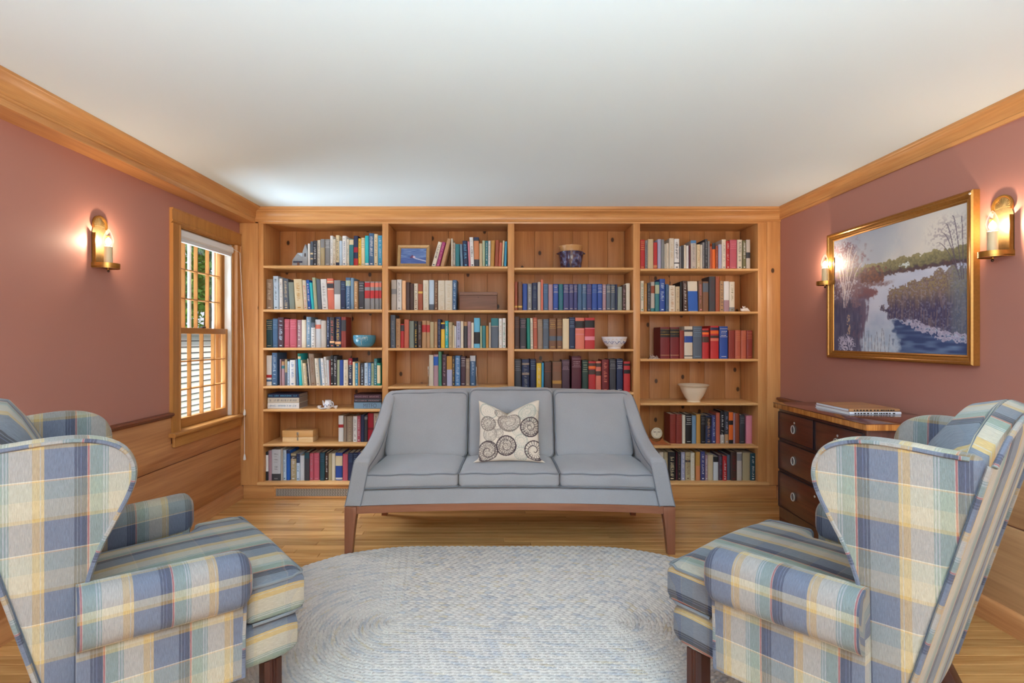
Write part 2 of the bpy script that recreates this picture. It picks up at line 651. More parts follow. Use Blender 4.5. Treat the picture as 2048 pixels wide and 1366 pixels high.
# boxed beam with crown on the window wall
BX = XL + .125
cb = [(XL, 2.150), (BX, 2.150), (BX, 2.178), (BX + .004, 2.180), (BX + .010, 2.186), (BX + .008, 2.192), (BX + .013, 2.198), (BX + .014, 2.204), (BX + .024, 2.222), (BX + .042, 2.236),
      (BX + .060, 2.243), (BX + .064, 2.247), (BX + .072, 2.251), (BX + .074, 2.2615), (XL, 2.2615)]
struct(MB().prism(cb, 'y', YBACK, YF - .002).build('trim_3', pine_y, ang=25))
rc = [(0, 2.172), (.010, 2.172), (.012, 2.180), (.016, 2.186), (.014, 2.190), (.018, 2.196), (.022, 2.212), (.032, 2.230), (.042, 2.238), (.045, 2.246), (.050, 2.250), (.050, 2.2615), (0, 2.2615)]
struct(MB().prism([(XR - a, b) for a, b in rc], 'y', YBACK, YF - .002).build('trim_4', pine_y, ang=25))

# ================================================================== bookcase wall
bc = thing('built_in_bookcase', 'built-in honey pine bookcase filling the end wall in four bays', 'bookcase', (0.05, YF, 0))


def XP(px, Y=YF):
    return (px - VX) * Y / F


def ZP(py, Y=YF):
    return EYE - (py - VY) * Y / F


x_open = [(XP(527), XP(764.5)), (XP(776.5), XP(1015.5)), (XP(1028.5), XP(1266.5)), (XP(1280), XP(1515.5))]
ZT = 2.147
# face frame: filler, stiles, fascia, dividers
MB().box(XL + .001, XP(517), YF - .010, YF + .02, .107, 2.1495).build('filler_board', pine_z, bc, bev=.002)
MB().box(XP(517), x_open[0][0], YF - .002, YB, .107, 2.1495).build('stile', pine_z, bc, bev=.0015)
MB().box(x_open[3][1], XP(1533), YF - .002, YB, .107, ZT + .03).build('stile', pine_z, bc, bev=.0015)
MB().box(XP(1533), XR - .001, YF - .010, YF + .02, .107, 2.1695).build('filler_board', pine_z, bc, bev=.002)
for k in range(3):
    MB().box(x_open[k][1], x_open[k + 1][0], YF - .002, YB, .107, ZT).build('divider', pine_z, bc, bev=.002)
MB().box(XP(517), XP(1533), YF - .004, YF + .02, ZT, 2.2615).build('fascia', pine_x, bc, bev=.0015)
MB().box(XP(517), XP(1533), YF + .02, YB, ZT + .002, ZT + .02).build('top_panel', pine_x, bc)
cp = [(0, 2.158), (.008, 2.160), (.013, 2.166), (.011, 2.172), (.016, 2.176), (.018, 2.184), (.022, 2.198), (.034, 2.214), (.052, 2.226), (.060, 2.230), (.064, 2.238), (.075, 2.244), (.076, 2.2615), (0, 2.2615)]
MB().prism([(YF - .004 - a, b) for a, b in cp], 'x', XL + .126, XR - .001).build('crown_moulding', pine_x, bc, ang=25)
# base and bottom shelf with nosing
MB().box(XL + .027, XR - .027, YF - .002, YF + .02, 0.0, .104).build('base_board', pine_x, bc, bev=.002)
MB().prism([(YF - .022, .1075), (YF - .016, .1045), (YB, .1045), (YB, .1305), (YF - .016, .1305), (YF - .022, .1275), (YF - .025, .1175)], 'x', XP(517), XP(1533) + .01).build('bottom_shelf', pine_edge, bc, ang=50)
# vertical back boards per bay
rb = random.Random(3)
for a, b in x_open:
    x = a
    while x < b - .01:
        w = rb.uniform(.12, .19)
        x1 = b if b - (x + w) < .08 else x + w
        MB().box(x + .0008, x1 - .0008, YB, YB + .018, .1045, ZT + .01).build('back_board', pine_back, bc, bev=.0015)
        x = x1
# shelves (top edge rows in photo pixels)
SH = [[530.5, 618.6, 695.6, 772.3, 819.2, 888.5], [532.4, 620, 696.3, 773.6, 838, 904], [534.8, 620.3, 698.2, 785, 842, 905], [537, 622.9, 718.2, 806.5, 892.3]]
YN = YF - .008
shelf_z = []
for k, (a, b) in enumerate(x_open):
    zs = []
    for py in SH[k]:
        z = ZP(py, YN)
        t_ = .019
        prof = [(YN + .004, z), (YN, z - .004), (YN - .001, z - t_ / 2), (YN, z - t_ + .004), (YN + .004, z - t_), (YB - .001, z - t_), (YB - .001, z)]
        MB().prism(prof, 'x', a + .0005, b - .0005).build('shelf', pine_edge, bc, ang=50)
        zs.append(z)
    shelf_z.append(zs + [.1305])

# brass pattern grille in the base
gr = thing('vent_grille', 'pierced metal grille in a wooden frame set low in the bookcase base', 'grille', (-1.45, YF - .02, .02))
gx0, gx1, gz0, gz1 = XP(549), XP(549) + .70, .003, .098
fm = MB()
fm.box(gx0, gx1, YF - .012, YF - .002, gz1 - .018, gz1).box(gx0, gx1, YF - .012, YF - .002, gz0, gz0 + .018)
fm.box(gx0, gx0 + .014, YF - .012, YF - .002, gz0 + .018, gz1 - .018).box(gx1 - .014, gx1, YF - .012, YF - .002, gz0 + .018, gz1 - .018)
fm.build('frame', pine_x, gr)
ix0, ix1, iz0, iz1 = gx0 + .014, gx1 - .014, gz0 + .018, gz1 - .018
MB().box(ix0, ix1, YF - .0035, YF - .0022, iz0, iz1).build('backing', plain('grille painted shade', (46, 42, 40), .9), gr)  # dark sheet in place of the shade behind the lattice
lm = MB()
nx = 66
dx = (ix1 - ix0) / nx
hz = (iz1 - iz0) / 5
for j in range(5):
    for i in range(nx):
        cx, cz = ix0 + (i + .5) * dx, iz0 + (j + .5) * hz
        s = 1 if (i + j) % 2 else -1
        for q in (1, -1):
            ax, az = dx * .5, hz * .5 * q * s
            nx_, nz_ = -az, ax
            ln = math.hypot(nx_, nz_)
            nx_, nz_ = nx_ / ln * .0013, nz_ / ln * .0013
            if q == 1 or (i % 2 == 0):
                lm.add([(cx - ax + nx_, YF - .006, cz - az + nz_), (cx - ax - nx_, YF - .006, cz - az - nz_), (cx + ax - nx_, YF - .006, cz + az - nz_), (cx + ax + nx_, YF - .006, cz + az + nz_)], [(0, 1, 2, 3)])
for j in range(6):
    z = iz0 + j * hz
    lm.box(ix0, ix1, YF - .0065, YF - .005, z - .001, z + .001)
lo = lm.build('lattice', plain('pierced metal', (206, 202, 192), .4, .5), gr, smooth=False)
lo['kind'] = 'stuff'
# ================================================================== window and what is outside it
w1 = bpy.data.objects.new('window_1', None)
C.objects.link(w1)
w1['kind'] = 'structure'
w1['label'] = 'double hung pine window with small panes beside the bookcase'
w1.location = (XL, 3.62, WZ0)
OFF[w1] = Vector(w1.location)
CT = .024
# casing
pr = [(XL, 3.19), (XL + CT, 3.19), (XL + CT, 3.198), (XL + CT - .006, 3.204), (XL + CT - .006, 3.262), (XL + CT - .002, 3.266), (XL + CT - .002, 3.272), (XL + .008, WY0), (XL, WY0)]
MB().prism(pr, 'z', .668, 1.9648).build('casing', win_m, w1)
pr2 = [(a, 4.025 - (b - 3.19) * .7) for a, b in pr]
MB().prism(pr2, 'z', .668, 1.9648).build('casing', win_m, w1)
pr3 = [(a, 2.060 - (b - 3.19)) for a, b in pr]
MB().prism([(a, b) for a, b in pr3], 'y', 3.19, 4.025).build('casing', win_m, w1)
# jambs and stops
win_y = wood('window pine along y', (194, 136, 72), (160, 104, 50), 'y', .35, .03)
JX = XL - .15
MB().box(JX, XL, WY0, WY0 + .012, WZ0, WZ1).build('jamb', win_m, w1)
MB().box(JX, XL, WY1 - .012, WY1, WZ0, WZ1).build('jamb', win_m, w1)
MB().box(JX, XL, WY0, WY1, WZ1 - .012, WZ1).build('jamb', win_y, w1)
MB().box(XL - .058, XL - .010, WY1 - .026, WY1 - .012, WZ0 + .03, WZ1 - .012).build('stop', plain('white jamb liner', (226, 224, 218), .4), w1)
# stool and apron
MB().prism([(XL - .07, .642), (XL + .050, .642), (XL + .056, .650), (XL + .056, .660), (XL + .050, .668), (XL - .07, .668)], 'y', 3.165, 4.032).build('window_sill', win_y, w1)
MB().box(XL + .0125, XL + .030, 3.195, 4.02, .575, .642).build('apron', win_y, w1, bev=.004)
MB().box(XL - .15, XL - .07, WY0, WY1, WZ0, .655).build('sub_sill', win_y, w1)
glass_m, gt, gb = nt('window glass')
tr = N(gt, 'ShaderNodeBsdfTransparent')
gl = N(gt, 'ShaderNodeBsdfGlossy')
gl.inputs['Roughness'].default_value = .02
mx = N(gt, 'ShaderNodeMixShader')
mx.inputs[0].default_value = .05
gt.links.new(tr.outputs[0], mx.inputs[1])
gt.links.new(gl.outputs[0], mx.inputs[2])
gt.links.new(mx.outputs[0], gt.nodes['Material Output'].inputs['Surface'])


def sash(xc, z0, z1, top, bot):
    y0, y1 = WY0 + .0125, WY1 - .0135
    st = .040
    t = .018
    s = MB().box(xc - t, xc + t, y0, y0 + st, z0, z1).build('sash', win_m, w1, bev=.003)
    MB().box(xc - t, xc + t, y1 - st, y1, z0, z1).build('stile', win_m, s, bev=.003)
    MB().box(xc - t, xc + t, y0 + st, y1 - st, z1 - top, z1).build('rail', win_y, s, bev=.003)
    MB().box(xc - t, xc + t, y0 + st, y1 - st, z0, z0 + bot).build('rail', win_y, s, bev=.003)
    gy0, gy1, gz0_, gz1_ = y0 + st, y1 - st, z0 + bot, z1 - top
    m = .011
    for i in range(1, 4):
        yy = gy0 + (gy1 - gy0) * i / 4
        MB().prism([(xc - .012, yy - m / 2), (xc + .012, yy - m / 3), (xc + .014, yy), (xc + .012, yy + m / 3), (xc - .012, yy + m / 2)], 'z', gz0_, gz1_).build('muntin', win_m, s)
    for i in range(1, 3):
        zz = gz0_ + (gz1_ - gz0_) * i / 3
        MB().prism([(xc - .012, zz - m / 2), (xc + .012, zz - m / 3), (xc + .014, zz), (xc + .012, zz + m / 3), (xc - .012, zz + m / 2)], 'y', gy0, gy1).build('muntin', win_y, s)
    for i in range(4):
        for j in range(3):
            a, b = gy0 + (gy1 - gy0) * i / 4, gy0 + (gy1 - gy0) * (i + 1) / 4
            c, d = gz0_ + (gz1_ - gz0_) * j / 3, gz0_ + (gz1_ - gz0_) * (j + 1) / 3
            MB().box(xc - .006, xc - .004, a, b, c, d).build('pane', glass_m, s, smooth=False)
    return s


ls = sash(XL - .052, .668, 1.322, .040, .062)
us = sash(XL - .092, 1.288, 1.955, .045, .034)
MB().box(XL - .05, XL - .03, 3.60, 3.64, 1.322, 1.334).build('sash_lock', plain('lock metal', (96, 98, 102), .35, .8), ls, bev=.004)
# storm window bars outside
sm = plain('storm frame', (228, 230, 232), .5)
for yy in (WY0 + .03, (WY0 + WY1) / 2, WY1 - .03):
    MB().box(XL - .145, XL - .13, yy - .011, yy + .011, .66, 1.955).build('storm_bar', sm, w1)
MB().box(XL - .145, XL - .13, WY0, WY1, 1.29, 1.32).build('storm_bar', sm, w1)

# roller shade with its cord
rs = thing('roller_shade', 'white roller shade drawn up under the window head', 'window shade', (XL - .012, 3.62, 1.88))
wm = plain('shade white', (226, 226, 224), .6)
MB().prism([(XL - .045, 1.945), (XL - .008, 1.950), (XL + .004, 1.940), (XL + .006, 1.905), (XL - .004, 1.895), (XL - .045, 1.895)], 'y', WY0 + .015, WY1 - .016).build('cassette', wm, rs)
MB().prism([(XL - .030, 1.895), (XL - .004, 1.895), (XL - .004, 1.872), (XL - .030, 1.872)], 'y', WY0 + .02, WY1 - .022).build('hem_bar', plain('hem white', (206, 206, 206), .5), rs, bev=.003)
cd = thing('shade_cord', 'thin white pull cord with two acorn tassels hanging beside the window', 'cord', (XL + .03, 3.985, .30))
cm = plain('cord white', (224, 220, 214), .7)
cy = 3.985
MB().tube([(XL + .004, WY1 - .02, 1.93), (XL + .03, cy, 1.91), (XL + .064, cy, 1.2), (XL + .066, cy, .33)], .0022, 6).build('line', cm, cd)
for zz in (.66, .315):
    MB().lathe([(.0005, .045), (.004, .043), (.007, .030), (.010, .006), (.009, 0), (.0005, 0)], (XL + .066, cy, zz), 12).build('tassel', cm, cd)

# wall plate behind the armchair
op = thing('outlet_plate', 'white outlet plate low on the panelled wall behind the armchair', 'outlet', (XL + CW, 2.14, .36))
MB().box(XL + CW, XL + CW + .006, 2.105, 2.175, .305, .42).build('plate', plain('outlet white', (225, 225, 222), .4), op, bev=.002)
for dz in (-.022, .022):
    MB().box(XL + CW + .006, XL + CW + .008, 2.123, 2.157, .3625 + dz - .014, .3625 + dz + .014).build('socket', plain('outlet face', (210, 210, 206), .4), op, bev=.0008)

# ------------------------------------------------------------------ outdoors
gm = plain('lawn', (96, 120, 66), .9, noise=.2)
struct(MB().box(-30, XL - .17, -6, 40, -.75, -.7).build('ground_lawn', gm, smooth=False))
sd = thing('clapboard_outbuilding', 'low pale clapboard outbuilding seen through the lower sash', 'building', (-5.4, 9.0, -.7))
cl = plain('clapboard paint', (222, 218, 212), .7, var=.03)
MB().box(-7.6, -5.33, 6.0, 13.0, -.7, 1.30).build('wall', plain('clapboard lap shade', (84, 80, 78), .9), sd, smooth=False)  # dark colour shows in the gaps as painted shade under the board laps
nb = 20
ex = 2.0 / nb
me0 = None
for i in range(nb):
    z = -.7 + i * ex
    MB().prism([(-5.33, z + .016), (-5.295, z + .016), (-5.325, z + ex), (-5.33, z + ex)], 'y', 6.0, 13.0).build('clapboard', cl, sd, smooth=False)
MB().prism([(-7.75, 1.30), (-5.15, 1.30), (-5.15, 1.335), (-6.4, 1.40), (-7.75, 1.335)], 'y', 5.85, 13.15).build('roof', plain('shingle grey', (120, 116, 112), .9), sd, smooth=False)
leaf_ms = [plain('leaf green %d' % i, c, .6, var=.0, noise=.25) for i, c in enumerate(((150, 190, 84), (112, 164, 80), (176, 204, 120)))]
for m_ in leaf_ms:
    t_ = m_.node_tree
    tl = N(t_, 'ShaderNodeBsdfTranslucent')
    pb_ = t_.nodes['Principled BSDF']
    t_.links.new(pb_.inputs['Base Color'].links[0].from_socket, tl.inputs[0])
    ms_ = N(t_, 'ShaderNodeMixShader')
    ms_.inputs[0].default_value = .5
    t_.links.new(pb_.outputs[0], ms_.inputs[1])
    t_.links.new(tl.outputs[0], ms_.inputs[2])
    t_.links.new(ms_.outputs[0], t_.nodes['Material Output'].inputs['Surface'])
bark = plain('bark', (92, 76, 62), .9, noise=.2)
rt = random.Random(9)


def tree(x, y, h, r, mi, label, n=5200):
    t = thing('tree', label, 'tree', (x, y, -.7), group='trees beyond the window')
    MB().tube([(x, y, -.7), (x + .1, y, h * .35), (x, y + .1, h * .8)], [.16, .12, .04], 8).build('trunk', bark, t)
    for k in range(3):
        a = rt.uniform(0, 6.28)
        MB().tube([(x, y, h * (.25 + .12 * k)), (x + math.cos(a) * r * .7, y + math.sin(a) * r * .7, h * (.5 + .12 * k))], [.05, .02], 6).build('branch', bark, t)
    m = MB()
    cl_ = [(rt.gauss(0, .45) * r, rt.gauss(0, .45) * r, h * .55 + rt.gauss(0, .25) * h * .8) for _ in range(46)]
    for i in range(n):
        c = rt.choice(cl_)
        p = Vector((x + c[0] + rt.gauss(0, .22), y + c[1] + rt.gauss(0, .22), c[2] + rt.gauss(0, .2)))
        s = rt.uniform(.08, .17)
        a = Vector((rt.gauss(0, 1), rt.gauss(0, 1), rt.gauss(0, .6))).normalized()
        b = a.cross(Vector((rt.gauss(0, 1), rt.gauss(0, 1), rt.gauss(0, 1)))).normalized()
        m.add([p - a * s, p + b * s * .5, p + a * s, p - b * s * .5], [(0, 1, 2, 3)])
    o = m.build('foliage', leaf_ms[mi], t, smooth=False)
    o['kind'] = 'stuff'


tree(-10.0, 14.0, 5.5, 1.3, 0, 'yellow green leafy tree showing through the upper sash near the casing')
tree(-10.6, 18.4, 6.5, 1.5, 1, 'dark green leafy tree showing through the middle of the upper sash')
tree(-10.8, 22.9, 6.2, 1.6, 2, 'pale green leafy tree showing through the upper sash beside the shelves')
tree(-16.5, 21.0, 8.5, 2.4, 1, 'tall dark tree standing behind the yellow green one outside', 7000)
# ================================================================== sofa
SC = .037
sofa = thing('sofa', 'pale grey three-seat sofa on a curved brown wooden base', 'sofa', (SC, 3.3, 0))
grey = cloth('grey linen upholstery', (148, 147, 150), .05, bs=.25, scale=420)
welt_m = plain('grey welt', (112, 115, 122), .9)
walnut = wood('sofa base wood', (150, 96, 68), (122, 74, 52), 'x', .4, .02, 1.0)
walnut_z = wood('sofa leg wood', (146, 92, 66), (118, 72, 50), 'z', .4, .02, 1.0)
HW = .95


def bow(x):           # concave front line
    return .062 * max(0, 1 - ((x - SC) / HW) ** 2)


def arc_x(n=25, hw=HW):
    return [SC - hw + 2 * hw * i / (n - 1) for i in range(n)]


FY = 2.985
ssecs = []
for x in arc_x(hw=HW - .002):
    y_ = FY + bow(x)
    dz = .006 * (1 - ((x - SC) / HW) ** 2)
    ssecs.append([(x, y_, .234 + dz), (x, y_ + .035, .234 + dz), (x, y_ + .035, .278 + dz * .3), (x, y_, .278 + dz * .3)])
MB().loft(ssecs).build('front_rail', walnut, sofa, ang=40)
for s in (-1, 1):
    x0 = SC + s * (HW - .002)
    MB().box(min(x0, x0 - s * .04), max(x0, x0 - s * .04), FY + .036, 3.62, .238, .278).build('side_rail', wood('sofa side wood', (146, 92, 66), (118, 72, 50), 'y', .4, .02), sofa, bev=.002)
MB().box(SC - HW + .04, SC + HW - .04, 3.585, 3.62, .238, .278).build('rear_rail', walnut, sofa, bev=.002)
for s in (-1, 1):
    xo = SC + s * (HW + .004)
    top = [(xo, FY - .004), (xo - s * .068, FY - .004), (xo - s * .068, FY + .05), (xo, FY + .05)]
    botm = [(xo + s * .002, FY + .004), (xo - s * .042, FY + .004), (xo - s * .042, FY + .04), (xo + s * .002, FY + .04)]
    mid = [(xo, FY - .002), (xo - s * .056, FY - .002), (xo - s * .056, FY + .045), (xo, FY + .045)]
    MB().loft([[(a, b, 0.0) for a, b in botm], [(a, b, .15) for a, b in mid], [(a, b, .234) for a, b in top], [(a, b, .277) for a, b in top]]).build('leg', walnut_z, sofa, bev=.002)
    xb = SC + s * (HW - .10)
    MB().loft([[(xb + s * .03 + a, 3.67 + b, 0.0) for a, b in ((-.018, -.018), (.018, -.018), (.018, .018), (-.018, .018))],
               [(xb + a, 3.60 + b, .24) for a, b in ((-.028, -.024), (.028, -.024), (.028, .02), (-.028, .02))]]).build('leg', walnut_z, sofa, bev=.002)
# upholstered body: seat deck band, arms, back
body = MB()
secs = []
for x in arc_x(31, HW - .075):
    y_ = FY + .004 + bow(x)
    secs.append([(x, y_, .280), (x, 3.60, .280), (x, 3.60, .372), (x, y_ + .03, .372), (x, y_ + .004, .362)])
body.loft(secs)
body.build('seat_deck', grey, sofa, ang=50)


_y = np.array([2.985, 3.0, 3.06, 3.12, 3.18, 3.23, 3.28, 3.33, 3.37, 3.40, 3.43, 3.46, 3.49, 3.53, 3.60])
_z = np.array([.540, .556, .565, .574, .588, .606, .630, .664, .706, .748, .796, .838, .866, .882, .886])
ARM_T, ARM_Z = (_y - 2.985) / .615, _z


def arm_top(t):        # t 0 front .. 1 back
    return float(np.interp(t, ARM_T, ARM_Z))


for s in (-1, 1):
    # each section runs across the arm at one depth
    secs = []
    nT = 34
    for i in range(nT):
        t = i / (nT - 1)
        y_ = FY + .002 + t * .60
        ztop = arm_top(t)
        zb = .279
        ring = []
        rr = .018
        th = .088 - .022 * t
        for k in range(9):            # up the outside
            z = zb + (ztop - zb - rr) * k / 8
            fr = (z - zb) / .6
            ring.append((SC + s * (HW + .004 - .115 * fr ** .9 - .012 * t), y_, z))
        xo = ring[-1][0]
        for a in (30, 60, 90):
            a_ = math.radians(a)
            ring.append((xo - s * rr * (1 - math.cos(a_)), y_, ztop - rr + rr * math.sin(a_)))
        for a in (90, 60, 30, 0):
            a_ = math.radians(a)
            ring.append((xo - s * (th - rr + rr * math.cos(a_)), y_, ztop - rr + rr * math.sin(a_)))
        for k in range(1, 9):
            z = (ztop - rr) + (zb - (ztop - rr)) * k / 8
            fr = (z - zb) / .6
            ring.append((SC + s * (HW + .004 - .115 * fr ** .9 - .012 * t - th), y_, z))
        if i == 0:
            ring0 = [(x + (SC + s * (HW - .07) - x) * .06, y_, z + (.42 - z) * .04) for x, y_, z in ring]
            secs.append([(x, y_ - .0, z) for x, y_, z in ring0])
            ring = [(x, y_ + .008, z) for x, y_, z in ring]
        secs.append(ring)
    arm = MB().loft(secs).build('arm', grey, sofa, ang=50)
    # welt along the outer and inner top edges and down the front
    for q in (8, 16):
        path = [Vector(secs[1][k]) + Vector((0, -.006, 0)) for k in (range(0, 9) if q == 8 else range(23, 15, -1))]
        path += [Vector(r[q]) + Vector((s * (.002 if q == 8 else -.002), 0, .001)) for r in secs[2:]]
        MB().tube(path, .0035, 6).build('welt', welt_m, arm)
# back frame
bs_ = []
for x in arc_x(21, HW - .135):
    k_ = 1 - ((x - SC) / HW) ** 2
    zt = .872 + .03 * k_
    bs_.append([(x, 3.47, .30), (x, 3.60, .285), (x, 3.655, zt - .02), (x, 3.645, zt), (x, 3.62, zt + .004), (x, 3.595, zt - .006)])
MB().loft(bs_).build('back_frame', grey, sofa, ang=50)
# seat cushions
sx = [SC - HW + .078, -.268, .334, SC + HW - .078]
bx_ = [SC - .815, -.236, .335, SC + .815]


def welt_loop(o, pts, r=.0042):
    MB().tube(pts, r, 6, closed=True).build('welt', welt_m, o)


for k in range(3):
    a, b = sx[k] + .003, sx[k + 1] - .003
    cx_, hx_ = (a + b) / 2, (b - a) / 2

    def df(x, y, z, cx_=cx_, hx_=hx_):
        f = (y - 2.99) / .52
        xx = x + (SC - x) * .085 * max(0, f) - 0
        yy = y + bow(x) * (1 - max(0, min(1, f)))
        zz = z + .03 * max(0, f)
        wob = .0025 * math.sin(x * 31 + y * 17) * (1 if z > .43 else 0)
        return (xx, yy, zz + wob)
    o = rbox((cx_, 3.245, .416), hx_, .258, .044, .022, 14, (0.002, .006, .024), df).build('seat_cushion', grey, sofa, ang=60)
    for zz, dd in ((.4545, -.001), (.378, .001)):
        pts = [df(x, y, zz) for x, y in [(p[0] + cx_, p[1] + 3.245) for p in rrect(hx_ * 2 + .001, .517, .022, 4)]]
        # densify the front run so that it follows the bow
        dense = []
        for i in range(len(pts)):
            p, q = Vector(pts[i]), Vector(pts[(i + 1) % len(pts)])
            n_ = max(1, int((q - p).length / .05))
            x0, y0 = [(pp[0] + cx_, pp[1] + 3.245) for pp in rrect(hx_ * 2 + .001, .517, .022, 4)][i]
            x1, y1 = [(pp[0] + cx_, pp[1] + 3.245) for pp in rrect(hx_ * 2 + .001, .517, .022, 4)][(i + 1) % len(pts)]
            for j in range(n_):
                dense.append(df(x0 + (x1 - x0) * j / n_, y0 + (y1 - y0) * j / n_, zz))
        welt_loop(o, dense)
# back cushions
for k in range(3):
    a, b = bx_[k] + .003, bx_[k + 1] - .003
    cx_, hx_ = (a + b) / 2, (b - a) / 2
    top = .012 if k == 1 else 0.0

    def db(x, y, z, k=k, top=top):
        f = (z - .46) / .44
        spread = 1 + .0 * f
        zz = z + top * f
        yy = y + .135 * f
        if k != 1:
            zz -= .010 * f * ((x - SC) / .82) ** 2
        return (x * spread, yy, zz + .003 * math.sin(x * 26) * (f > .9))
    o = rbox((cx_, 3.415, .682), hx_, .062, .212, .035, 14, (.001, .022, .012), db).build('back_cushion', grey, sofa, ang=60)
    ring = [(p[0] + cx_, p[1] + .682) for p in rrect(hx_ * 2 - .012, .424 - .012, .04, 5)]
    welt_loop(o, [Vector(db(x, 3.353 + .012, z)) for x, z in ring])

# ================================================================== cushion on the sofa
NP = 150
cream, ink = np.array(lin((205, 192, 176))[:3]), np.array(lin((64, 50, 56))[:3])
soft = np.array(lin((150, 156, 146))[:3])
u = np.linspace(0, 1, NP)
UU, VV = np.meshgrid(u, u)          # UU across, VV up
dark = np.zeros_like(UU)
pale = np.zeros_like(UU)
rs_ = np.random.RandomState(4)
speck = rs_.rand(NP, NP)


def ammonite(cx, cy, r, strength, target, dots=True, ribs=0, turns=2.4, ph=0.0):
    d = np.hypot(UU - cx, VV - cy) / r
    th = np.arctan2(VV - cy, UU - cx) + ph
    inside = d < 1.0
    sp = (d * turns - th / (2 * np.pi)) % 1.0
    line = (sp < .13) & inside & (d > .1)
    rim = np.abs(d - .97) < .06
    val = np.where(rim | line, strength, 0.0)
    if ribs:
        rib = (np.abs(((th * ribs / (2 * np.pi)) % 1.0) - .5) < .13) & inside & (d > .42)
        val = np.maximum(val, np.where(rib, strength * .85, 0))
    if dots:
        val = np.maximum(val, np.where(inside & (speck > .55), strength * .75, 0))
    target[:] = np.maximum(target, val)


# positions read from the cushion front: across, up
ammonite(.15, .62, .125, .8, dark, True, 16)
ammonite(.18, .44, .115, .55, dark, True, 22)
ammonite(.50, .67, .190, .75, dark, True, 26, 2.2, 1.0)
ammonite(.85, .56, .165, 1.0, dark, True, 20, 2.4, .4)
ammonite(.45, .25, .165, 1.0, dark, True, 22, 2.6, 2.0)
ammonite(.15, .17, .165, .95, dark, True, 24, 1.6, .8)
ammonite(.91, .18, .160, 1.0, dark, False, 18, 1.5, 2.5)
ammonite(.33, .45, .075, .55, dark, True, 12)
ammonite(.69, .12, .11, .75, pale, False, 16)
ammonite(.70, .33, .11, .75, pale, False, 14)
ammonite(.16, .85, .140, .85, pale, False, 0, 4.0)
ammonite(.36, .86, .10, .7, dark, True, 0, 3.0)
ammonite(.80, .82, .15, .8, pale, True, 22)
ammonite(.92, .74, .10, .6, pale, False, 18)
ammonite(.29, .60, .10, .55, dark, False, 20)
ammonite(.64, .50, .09, .6, pale, False, 16)
colA = cream[None, None, :] * (1 - pale[..., None]) + soft[None, None, :] * pale[..., None]
colA = colA * (1 - dark[..., None]) + ink[None, None, :] * dark[..., None]
S = .385
verts, faces, cols = [], [], []


def pillow_pt(a, b, side):
    # a,b in 0..1 ; centre notch at the top from a karate chop
    x, z = (a - .5), (b - .5)
    prof = (max(0, 1 - (2 * x) ** 2) ** .45) * (max(0, 1 - (2 * z) ** 2) ** .45)
    notch = max(0, 1 - abs(x + .03) / .50) ** 1.25
    zz = z * S - (.088 * notch) * max(0, (b - .45) / .55) ** 1.7
    xx = x * S * (1 - .05 * math.sin(math.pi * b)) * (1.0 + .16 * max(0, 1 - b / .06) ** 1.0)
    zz += .012 * math.sin(math.pi * a) * max(0, 1 - b / .3)
    fold = .022 * math.exp(-((x + .03) / .05) ** 2) * max(0, (b - .55) / .45)
    return (xx, side * (.062 * prof - fold * (1 if side < 0 else 0) * 0 + 0) - side * fold, zz)


M = NP
for side in (-1, 1):
    for j in range(M):
        for i in range(M):
            verts.append(pillow_pt(i / (M - 1), j / (M - 1), side))
            cols.append(tuple(colA[j, i]) + (1.0,) if side < 0 else tuple(cream) + (1.0,))
for sd_ in range(2):
    o_ = sd_ * M * M
    for j in range(M - 1):
        for i in range(M - 1):
            q = (o_ + j * M + i, o_ + j * M + i + 1, o_ + (j + 1) * M + i + 1, o_ + (j + 1) * M + i)
            faces.append(q if sd_ == 0 else q[::-1])
pm = MB().add(verts, faces)
pil = pm.build('throw_pillow', attr_mat('embroidered linen', .9, .35, 500), None, ang=80, col=cols)
tag(pil, 'cream throw pillow embroidered with dark spiral shells on the grey sofa', 'pillow')
pil.location = (.035, 3.235, .672)
pil.rotation_euler = (math.radians(-15), 0, 0)

# ================================================================== wing chairs
plaid_m = plaid('plaid upholstery')
plaid_arm = plaid('plaid arm upholstery', .42, ou=.25)
stripe_m = plaid('striped upholstery along seat', .12, swap=True)
back_m = plaid('striped upholstery of back', .10, swap=True)
wwelt = plaid_m
mahog = wood('dark chair leg', (72, 36, 26), (38, 18, 14), 'z', .35, .03)
chair = thing('wing_chair', 'plaid wing chair by the window wall, shown from its outer side', 'armchair', (-1.184, 1.663, 0), math.radians(41.9), 'pair of plaid wing chairs', local=True)


def xrear(z):
    return -.195 - .25 * (z - .25)


def sy(x, z):            # centre line of the side / wing panels
    f = max(0, min(1, (x - xrear(z)) / .42))
    return .262 + .075 * f


# legs
for s in (-1, 1):
    w = .026
    fl = []
    for (a, b) in ((-1, -1), (-.35, -1), (-.25, -.86), (-.1, -.86), (0, -1), (.12, -.86), (.27, -.86), (.36, -1), (1, -1), (1, -.35), (.86, -.25), (.86, -.1), (1, 0), (.86, .12), (.86, .27), (1, .36), (1, 1), (-1, 1)):
        fl.append((a * w, b * w))
    fx, fy = .315, s * .318
    pl = [(fx + q[0], fy + q[1] * (1 if s < 0 else -1)) for q in fl]
    MB().prism(pl, 'z', .013, .246).build('leg', mahog, chair, ang=20)
    sec0 = [(-.30 + a * .022, s * (.225) + b * .022, 0.0) for a, b in ((-1, -1), (1, -1), (1, 1), (-1, 1))]
    sec1 = [(-.165 + a * .026, s * (.225) + b * .024, .262) for a, b in ((-1, -1), (1, -1), (1, 1), (-1, 1))]
    MB().loft([sec0, sec1]).build('leg', mahog, chair, bev=.002)


def half_w(x):
    return .300 + .052 * max(0, min(1, (x + .2) / .5))


